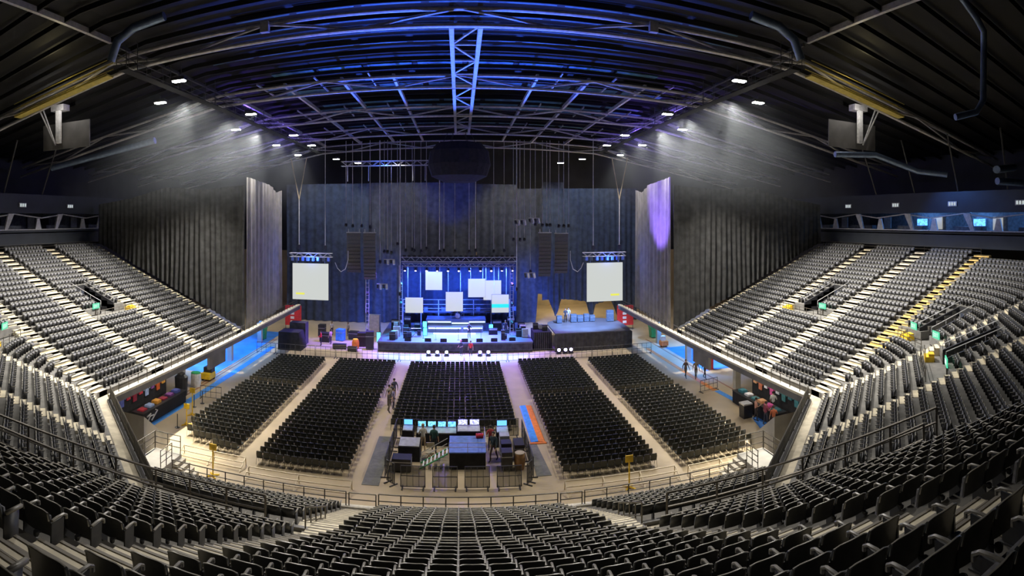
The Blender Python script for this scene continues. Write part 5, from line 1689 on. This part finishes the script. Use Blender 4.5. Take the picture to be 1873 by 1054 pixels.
# ================================================================ suites above the stands
M['suite_frame'] = mat('suite frame', (.42, .42, .45), .5)
M['suite_in'] = mat('suite interior', (.10, .11, .13), .7, var=.3)
M['tv'] = emit('suite television', (.06, .14, .95), 2.2, col2=(.12, .55, 1.0), scale=6)
M['suite_lit'] = emit('lit suite door', (.85, .85, .80), .35)
M['suite_band'] = mat('suite fascia', (.022, .028, .040), .6, scale=.6)
M['sign_white'] = emit('section sign face', (.75, .85, .85), .55)
NS = 6
for s, nm in ((-1, 'left'), (1, 'right')):
    X = 36.6
    mb = MB()
    a, b = sorted((s * X, s * (X + .35)))
    mb.span(a, b, 10, 52, 15.0, 16.6)
    mb.span(a, b, 10, 52, 12.0, 13.4)
    struct('trim_suite_' + nm, mb, 'suite_band', 'dark fascia bands of the suite level')
    mb = MB(); a, b = sorted((s * (X + 3.2), s * (X + 3.5))); mb.span(a, b, 10, 52, 12, 17); struct('trim_suite_back_' + nm, mb, 'suite_in')
    mb = MB(); a, b = sorted((s * X, s * 46)); mb.span(a, b, 10, 52, 16.6, 16.8); mb.span(a, b, 10, 52, 13.1, 13.2); mb.span(a, b, 51.8, 52, 11.5, 16.7); struct('trim_suite_slab_' + nm, mb, 'suite_band')
    for k in range(NS):
        y1 = 51.7 - 6.75 * k
        y0 = y1 - 6.75
        ym = (y0 + y1) / 2 - .3
        if s < 0 and y0 < 26: continue
        T = thing('suite_box', 'glass fronted suite with white zigzag frame above the %s stand, %s from the stage end' % (nm, NTH[k]), 'suite', (s * X, y1, 13.4), 0, 'suites above the %s stand' % nm)
        def w(y, z): return (0, y - y1, z - 13.4)
        m = MB(); m.path([w(y1 - .03, 14.55), w(ym, 14.92), w(y0 + .03, 14.55)], .06, 5); m.build('zigzag_beam', 'suite_frame', T)
        for (yt, zt, yb, w0, w1) in ((ym, 14.95, ym - .85, .75, .35), (y1 - .35, 14.5, y1 - .08, .30, .85)):
            m = MB()
            m.hexa([(-.08, yb - w1 - y1, .05), (.08, yb - w1 - y1, .05), (.08, yb - y1, .05), (-.08, yb - y1, .05),
                    (-.08, yt - w0 - y1, zt - 13.4), (.08, yt - w0 - y1, zt - 13.4), (.08, yt - y1, zt - 13.4), (-.08, yt - y1, zt - 13.4)])
            m.build('slanted_pillar', 'suite_frame', T)
        MB().span(-.18, .05, y0 - y1 + .02, -.02, .01, .10).build('ledge', 'suite_frame', T)
        MB().box(s * 3.0, -5.2, .1, .1, 1.0, 1.15).build('door', 'suite_lit' if s > 0 and k >= 2 else 'suite_frame', T)
        MB().box(s * 2.9, -3.3, .45, .08, 1.25, .62).build('television', 'tv' if s > 0 and k >= 2 else 'black', T)
        MB().box(s * 1.4, -3.3, 0, .6, 3.2, .42).build('counter', 'suite_in', T)
        if s > 0 and k < 5 or s < 0:
            t = thing('section_sign', 'small pale section sign on the fascia above the %s stand, %s from the stage end' % (nm, NTH[k]), 'sign', (s * (X - .05), ym + 1.1, 15.55), 0, 'section signs above the %s stand' % nm)
            MB().box(0, 0, 0, .06, .95, .42).build('panel', 'suite_frame', t)
            m = MB()
            for q in (-.28, 0, .28): m.box(-s * .04, q, .07, .03, .17, .28)
            m.parts('figure', 'sign_white', t)

# ================================================================ people
SKIN = mat('skin', (.52, .32, .22), .55, var=.08)
SKIN2 = mat('brown skin', (.25, .14, .09), .55, var=.08)
HAIRD = mat('dark hair', (.03, .02, .015), .6)
HAIRL = mat('fair hair', (.35, .22, .10), .6)
SHOE = mat('dark shoe', (.03, .03, .03), .5)


def person(label, x, y, z=0, rz=0, pose='stand', shirt=(.05, .05, .06), legs=(.04, .045, .06), skin=SKIN, hair=HAIRD, sc=.88, sleeves=False, group=None):
    J = {'pel': (0, 0, .95), 'sp': (0, .0, 1.14), 'ch': (0, .01, 1.36), 'nk': (0, .02, 1.51), 'hd': (0, .035, 1.60), 'fc': (0, .045, 1.67), 'tp': (0, .03, 1.74)}
    st = {'stand': 0, 'walk': .16, 'work': 0, 'carry': .05, 'sit': 0}[pose]
    for s, n in ((-1, 'l'), (1, 'r')):
        f = st * s
        J['sh' + n] = (s * .18, 0, 1.42); J['el' + n] = (s * .25, -.03 - f * .6, 1.14); J['wr' + n] = (s * .27, .05 - f * 1.1, .90); J['ha' + n] = (s * .27, .08 - f * 1.2, .82)
        if pose in ('work', 'sit'):
            J['el' + n] = (s * .26, .06, 1.14); J['wr' + n] = (s * .18, .30, 1.08); J['ha' + n] = (s * .16, .38, 1.07)
        if pose == 'carry' and s > 0:
            J['el' + n] = (s * .28, .05, 1.16); J['wr' + n] = (s * .20, .26, 1.22); J['ha' + n] = (s * .16, .33, 1.26)
        J['hp' + n] = (s * .09, 0, .92); J['kn' + n] = (s * .11, .03 + f * .9, .50); J['an' + n] = (s * .115, -.03 + f * 1.5 - (.05 if f < 0 else 0), .09 + (.05 if f < 0 else 0)); J['to' + n] = (s * .13, .13 + f * 1.5, .045 + (.0 if f >= 0 else .0))
        if pose == 'sit':
            J['kn' + n] = (s * .13, .42, .90); J['an' + n] = (s * .13, .42, .52); J['to' + n] = (s * .14, .56, .48)
    RAD = {'pel': .135, 'sp': .125, 'ch': .15, 'nk': .055, 'hd': .075, 'fc': .088, 'tp': .06, 'sh': .075, 'el': .045, 'wr': .030, 'ha': .036, 'hp': .09, 'kn': .058, 'an': .042, 'to': .04}
    E_ = [('pel', 'sp'), ('sp', 'ch'), ('ch', 'nk'), ('nk', 'hd'), ('hd', 'fc'), ('fc', 'tp')]
    for n in 'lr':
        E_ += [('ch', 'sh' + n), ('sh' + n, 'el' + n), ('el' + n, 'wr' + n), ('wr' + n, 'ha' + n), ('pel', 'hp' + n), ('hp' + n, 'kn' + n), ('kn' + n, 'an' + n), ('an' + n, 'to' + n)]
        h, wv = Vector(J['ha' + n]), Vector(J['wr' + n])
        d = (h - wv).normalized()
        sgn = -1 if n == 'l' else 1
        sd = d.cross(Vector((sgn, 0, .2))).normalized()
        for q, ln in enumerate((.075, .085, .08, .065)):
            k1, k2 = 'f%s%da' % (n, q), 'f%s%db' % (n, q)
            b = h + d * .03 + sd * (.027 - .018 * q)
            J[k1] = tuple(b + d * ln * .5); J[k2] = tuple(b + d * ln * .9 - Vector((sgn * .02, 0, .0)))
            E_ += [('ha' + n, k1), (k1, k2)]
            RAD[k1] = .010; RAD[k2] = .009
        k1, k2 = 'f%s4a' % n, 'f%s4b' % n
        J[k1] = tuple(h - d * .02 + sd * .045 - Vector((sgn * .012, 0, 0))); J[k2] = tuple(h + d * .025 + sd * .06 - Vector((sgn * .02, 0, 0)))
        E_ += [('ha' + n, k1), (k1, k2)]; RAD[k1] = .012; RAD[k2] = .010
    # nose and ears as small extra vertices
    J['no'] = (0, .15, 1.655); RAD['no'] = .014; E_.append(('fc', 'no'))
    for n, s in (('l', -1), ('r', 1)):
        J['ea' + n] = (s * .094, .03, 1.65); RAD['ea' + n] = .016; E_.append(('fc', 'ea' + n))
    keys = list(J)
    me = bpy.data.meshes.new('body_cage')
    me.from_pydata([J[k] for k in keys], [(keys.index(a), keys.index(b)) for a, b in E_], [])
    o = bpy.data.objects.new('body_cage', me); COL.objects.link(o)
    sk = o.modifiers.new('skin', 'SKIN'); sk.use_smooth_shade = True
    su = o.modifiers.new('sub', 'SUBSURF'); su.levels = 1; su.render_levels = 1
    for i, k in enumerate(keys):
        r = RAD.get(k, RAD.get(k[:2], .05))
        v = me.skin_vertices[0].data[i]
        v.radius = (r, r * (.72 if k in ('pel', 'sp', 'ch') else 1.0)) if k not in ('pel', 'sp', 'ch') else (r, r * .75)
        v.use_root = (k == 'pel')
    dg = bpy.context.evaluated_depsgraph_get()
    me2 = bpy.data.meshes.new_from_object(o.evaluated_get(dg))
    bpy.data.objects.remove(o); bpy.data.meshes.remove(me)
    body = bpy.data.objects.new('person', me2); COL.objects.link(body)
    me2.materials.clear()
    ms = mat('shirt cloth', shirt, .8, var=.15, scale=8); ml = mat('trouser cloth', legs, .8, var=.15, scale=8)
    for q in (ms, ml, skin, SHOE): me2.materials.append(q)
    segs = []
    for a, b in E_:
        c = 2
        if a in ('pel', 'sp') or (a, b) == ('ch', 'nk') or b[:2] == 'sh' or a[:2] == 'sh': c = 0
        if a[:2] == 'el' and sleeves: c = 0
        if b[:2] in ('hp', 'kn') or (a[:2] == 'kn'): c = 1
        if b[:2] == 'to': c = 3
        segs.append((Vector(J[a]), Vector(J[b]), c))
    for p in me2.polygons:
        c0 = p.center; best = 9
        for a, b, c in segs:
            ab = b - a
            t = max(0, min(1, (c0 - a).dot(ab) / max(1e-9, ab.length_squared)))
            dd = (c0 - a - ab * t).length
            if dd < best: best = dd; mi = c
        if mi == 0 and c0.z < .96 and pose != 'sit' and abs(c0.x) < .2: mi = 1
        p.material_index = mi
    body.location = (x, y, z); body.rotation_euler = (0, 0, rz); body.scale = (sc,) * 3
    tag(body, label, 'person', group)
    m = MB()
    prof = [(.098, 0), (.106, .05), (.10, .10), (.06, .14), (.015, .15)]
    m.lathe(prof, 0, .018, 1.645, 12)
    hr = m.build('hair', hair, body, smooth=True)
    for v in hr.data.vertices:
        if v.co.y > .07 and v.co.z < 1.72: v.co.y = .07
    for s in (-1, 1):
        MB().lathe([(.004, 0), (.011, .006), (.011, .014), (.004, .02)], s * .034, .128, 1.668, 6).build('eye', SHOE, body)
    MB().box(0, .128, 1.612, .05, .012, .010).build('mouth', mat('lip', (.35, .12, .10), .6), body)
    return body


person('person in a pale shirt and tan shorts at the left desks of the mixing area', -2.25, 33.9, 0, .3, 'work', (.62, .58, .48), (.45, .33, .2), hair=HAIRL, sc=.98)
person('person in a dark green shirt beside the pale shirted one in the mixing area', -1.55, 33.6, 0, -.2, 'stand', (.03, .09, .07), (.03, .035, .04), sc=1.0)
person('person in dark clothes walking right of the blue platform', 2.05, 32.6, 0, 2.6, 'walk', (.03, .05, .055), (.10, .07, .05), sleeves=True, sc=1.0)
person('person in a red shirt leaning over the desk right of the white screens', 1.95, 34.05, 0, .2, 'work', (.45, .06, .06), (.04, .04, .06), sc=.9)
for q, (px_, py_, pose, sh, lg, lab) in enumerate(((-5.4, 41.9, 'stand', (.45, .38, .28), (.08, .07, .05), 'person in a beige top, leftmost of the group in the left centre aisle'),
                                                   (-5.2, 42.3, 'walk', (.05, .05, .05), (.05, .05, .06), 'person in black near the beige topped one in the left centre aisle'),
                                                   (-5.25, 40.5, 'carry', (.10, .08, .06), (.12, .10, .08), 'person in brown, nearest the camera of the aisle group'),
                                                   (-5.0, 41.25, 'stand', (.25, .22, .35), (.05, .05, .08), 'person in a mauve top on the right of the aisle group'),
                                                   (-5.2, 43.6, 'walk', (.06, .06, .09), (.04, .04, .05), 'person in dark clothes walking away in the left centre aisle'))):
    person(lab, px_, py_, 0, R.uniform(-2, 2), pose, sh, lg, sleeves=q % 2 == 0, sc=.93)
for (x, y, sh, lg, lab) in ((20.0, 45.5, (.10, .07, .07), (.05, .05, .06), 'person in dark red brown, left of the three walking in the right lane'), (20.8, 45.0, (.16, .13, .08), (.06, .05, .05), 'person in brown, middle of the three walking in the right lane'),
                            (21.5, 44.6, (.03, .035, .06), (.03, .03, .05), 'person in navy, right of the three walking in the right lane')):
    person(lab, x, y, 0, R.uniform(2.6, 3.6), 'walk', sh, lg, sleeves=True, sc=.95, group=None)
for (x, y, sh, lg, lab) in ((20.35, 31.4, (.5, .14, .06), (.10, .05, .04), 'person in an orange top at the near end of the right merchandise table'), (20.35, 32.4, (.28, .06, .09), (.05, .05, .07), 'person in a plum top before the right merchandise table'),
                            (20.2, 33.5, (.60, .30, .22), (.06, .05, .05), 'person in a salmon top before the right merchandise table'), (22.0, 34.0, (.7, .68, .65), (.05, .05, .05), 'person in white behind the right merchandise table')):
    person(lab, x, y, 0, R.uniform(-2, 0), 'carry', sh, lg, sc=.95)
person('person in red standing before the middle of the main stage', 1.2, 57.3, 0, 3.0, 'stand', (.75, .04, .05), (.05, .03, .05), sc=.95)
person('person in dark clothes with pink cap standing before the stage centre', .2, 57.6, 0, 2.5, 'work', (.05, .05, .09), (.03, .03, .05), hair=mat('pink cap', (.6, .1, .25), .7), sc=.95)
person('person in black standing on the main stage beside the microphone, centre right', 1.1, 61.2, 1.123, 3.3, 'work', (.03, .03, .05), (.03, .03, .05), sc=.95)
person('person in black standing at the right end of the light strips on stage', 5.3, 62.6, 1.123, 2.9, 'stand', (.03, .03, .05), (.03, .03, .05), sc=.95)
person('person in a red jacket among the cases left of the stage', -15.6, 60.4, 0, 2.0, 'work', (.75, .03, .06), (.03, .03, .05), sleeves=True, sc=.95)
person('person in pale pink among the cases left of the stage', -14.7, 61.4, 0, 1.0, 'carry', (.65, .35, .35), (.10, .06, .10), sc=.95)
person('person in grey standing left of the stage near the backdrop', -13.6, 66.0, 0, 2.4, 'stand', (.30, .28, .30), (.05, .05, .09), sc=.95)
person('person in white standing left of the stage beside the tall case', -15.7, 66.2, 0, 2.9, 'stand', (.65, .6, .6), (.06, .05, .09), sc=.95)
person('person in black on the round side platform among the blue boxes', 12.7, 64.6, 2.0, 3.0, 'work', (.04, .04, .06), (.03, .03, .05), sc=.95)
person('person in pale clothes beside the drape point on the side platform', 13.3, 65.6, 2.0, 2.7, 'stand', (.6, .6, .7), (.3, .3, .4), sc=.9)
# ================================================================ lights
def spot(x, y, z, tx, ty, tz, e, ang, col=(1, .95, .85), r=.25, blend=.6):
    l = bpy.data.lights.new('spot lamp', 'SPOT')
    l.energy = e; l.spot_size = math.radians(ang); l.spot_blend = blend; l.color = col; l.shadow_soft_size = r
    o = bpy.data.objects.new('lamp_beam', l); COL.objects.link(o)
    o.location = (x, y, z)
    d = Vector((tx - x, ty - y, tz - z))
    o.rotation_euler = d.to_track_quat('-Z', 'Y').to_euler()
    return o


def point(x, y, z, e, col, r=.2):
    l = bpy.data.lights.new('point lamp', 'POINT'); l.energy = e; l.color = col; l.shadow_soft_size = r
    o = bpy.data.objects.new('lamp_glow', l); COL.objects.link(o); o.location = (x, y, z); return o


WARM = (1, .95, .86)
for s in (-1, 1):
    for y in (30.4, 35.0, 42.7, 49.5):
        spot(s * 18.9, y, 23.0, s * 25.5, min(y - 4, 40), 6, 16000, 80, WARM)
        spot(s * 18.9, y, 23.0, s * 5, y, 0, 3200 if y < 32 else 4600 if y < 45 else 2000, 95, WARM)
    for y in (55.0, 61.8):
        spot(s * 18.9, y, 23.0, s * 20, y, 6, 6000, 80, WARM)
    # unseen spots added to light the end stand and near corners
    spot(s * 17.0, 22, 23.2, s * 10, 12, 6, 2800, 90, WARM)
    spot(s * 9.0, 28, 23.8, s * 4, 15, 4, 9500, 70, WARM)
    spot(s * 20.0, 20, 23.2, s * 26, 19, 9, 4200, 80, WARM)
    for y in (30, 36, 42, 48, 54, 60):
        point(s * 21.2, y, 3.7, 55 if y > 44 else 130, (1, .93, .82) if y < 44 else (.55, .75, 1.0), .4)
    for y in (48, 53, 58):
        spot(s * 22.9, y, 3.95, s * 23.4, y, 0, 1400, 120, (.06, .30, 1.0), .3)
for (x, e) in ((-17, 2600), (-8, 1800), (8, 2600), (17, 2600)):
    spot(x, 66, 22.8, x * 1.05, 75, 12, e, 80, WARM if abs(x) < 10 else (.75, .85, 1))
BLUE, VIO = (.05, .14, 1.0), (.20, .12, 1.0)
# stage wash from the truss
for k in range(8):
    x = -6 + 1.7 * k
    spot(x, 62.8, 8.4, x * .8, 60.5, 0, 13000, 70, VIO if k % 3 else (.04, .50, 1.0), .1)
for k in range(6):
    x = -6 + 2.4 * k
    spot(x, 63.4, 8.4, x, 69.5, 4, 7500, 85, BLUE, .1)
spot(-9, 61.0, 9.6, -13, 58.5, 0, 15000, 75, VIO, .1)
spot(9, 61.0, 9.6, 9.5, 56.5, 0, 4500, 60, VIO, .1)
spot(14, 59.0, 9.8, 14.5, 63.5, 2, 15000, 75, (.30, .50, 1.0), .1)
for s in (-1, 1):
    spot(s * 8.5, 65, 9.0, s * 11, 75, 3, 2000, 85, BLUE, .1)
spot(0, 60.5, 9.2, 0, 56.2, 0, 15000, 110, VIO, .1)
# blue up-lights on the truss throwing into the roof
for (x, y, e) in ((-7.5, 58.4, 45000), (7.5, 58.4, 45000)):
    spot(x, y, 11.0, x * .6, 42, 25, e, 58, (.03, .11, 1.0), .15)
spot(-1.5, 66.0, 15.0, -1.5, 75, 17.5, 1500, 55, (.05, .10, 1.0), .1)
point(17, 82, 7.5, 1800, (1, .82, .55), .4)
spot(0, 35.6, 2.2, 0, 31.0, 25, 34000, 52, (.04, .13, 1.0), .2)
for s in (-1, 1):
    point(s * 16.2, 57.7, 10.0, 260, BLUE, .1)
    point(s * 20.3, 49.8, 24.0, 420, (.18, .10, 1.0), .1)
    point(s * 20.3, 61.0, 24.0, 420, (.18, .10, 1.0), .1)
    point(s * 24.6, 27.2, 24.6, 45, (1, .85, .45), .1)
    point(s * 29.6, 33.0, 23.2, 70, (1, .95, .88), .1)
spot(12, 51, 10, 19.6, 50.5, 16, 14000, 60, (.26, .15, 1.0), .1)
point(-9.6, 69.6, 21.0, 380, (.05, .16, 1.0), .1)
spot(33, 30, 17.5, 36.6, 28, 13, 500, 120, (.10, .30, 1.0), .2)
# cool spill in the right suites
for y in (22, 28, 34):
    point(38.2, y, 14.6, 190, (.15, .4, 1.0), .2)
# thin stage haze hanging under the roof
HZ = bpy.data.materials.new('stage haze'); HZ.use_nodes = True
nt = HZ.node_tree
for n in list(nt.nodes):
    if n.type != 'OUTPUT_MATERIAL': nt.nodes.remove(n)
vs_ = nt.nodes.new('ShaderNodeVolumeScatter'); vs_.inputs['Density'].default_value = .0034; vs_.inputs['Anisotropy'].default_value = .35
vs_.inputs['Color'].default_value = (.85, .92, 1, 1)
tc = nt.nodes.new('ShaderNodeTexCoord'); sx_ = nt.nodes.new('ShaderNodeSeparateXYZ'); mr = nt.nodes.new('ShaderNodeMapRange')
nt.links.new(tc.outputs['Object'], sx_.inputs[0]); nt.links.new(sx_.outputs['Z'], mr.inputs['Value'])
mr.interpolation_type = 'SMOOTHSTEP'
for nm_, v_ in (('From Min', 13.9), ('From Max', 21.0), ('To Min', 0.0), ('To Max', .0042)): mr.inputs[nm_].default_value = v_
nt.links.new(mr.outputs['Result'], vs_.inputs['Density'])
nt.links.new(vs_.outputs['Volume'], nt.nodes['Material Output'].inputs['Volume'])
M['haze'] = HZ
for s, nm in ((-1, 'left'), (1, 'right')):
    hm = MB()
    pr = [(15.5, 13.9), (35.0, 13.9), (35.0, 20.9), (22.0, 24.0), (15.5, 24.2)]
    vs = [(s * x, y, zz) for y in (31, 66) for x, zz in pr]
    fs = [(0, 1, 2, 3, 4), (9, 8, 7, 6, 5)] + [(i, 5 + i, 5 + (i + 1) % 5, (i + 1) % 5) for i in range(5)]
    hm.add(vs, fs if s > 0 else [q[::-1] for q in fs])
    ho = hm.build('stage_haze', 'haze'); tag(ho, 'thin pale haze under the roof around the %s floodlights' % nm, 'haze', None, 'stuff')
w = bpy.data.worlds.new('world'); SC.world = w
w.use_nodes = True
w.node_tree.nodes['Background'].inputs['Color'].default_value = (.35, .42, .55, 1)
w.node_tree.nodes['Background'].inputs['Strength'].default_value = 0.02
SC.view_settings.view_transform = 'Standard'
SC.view_settings.look = 'None'
SC.view_settings.gamma = 1.0
SC.view_settings.exposure = 0.22
SC.view_settings.use_curve_mapping = False
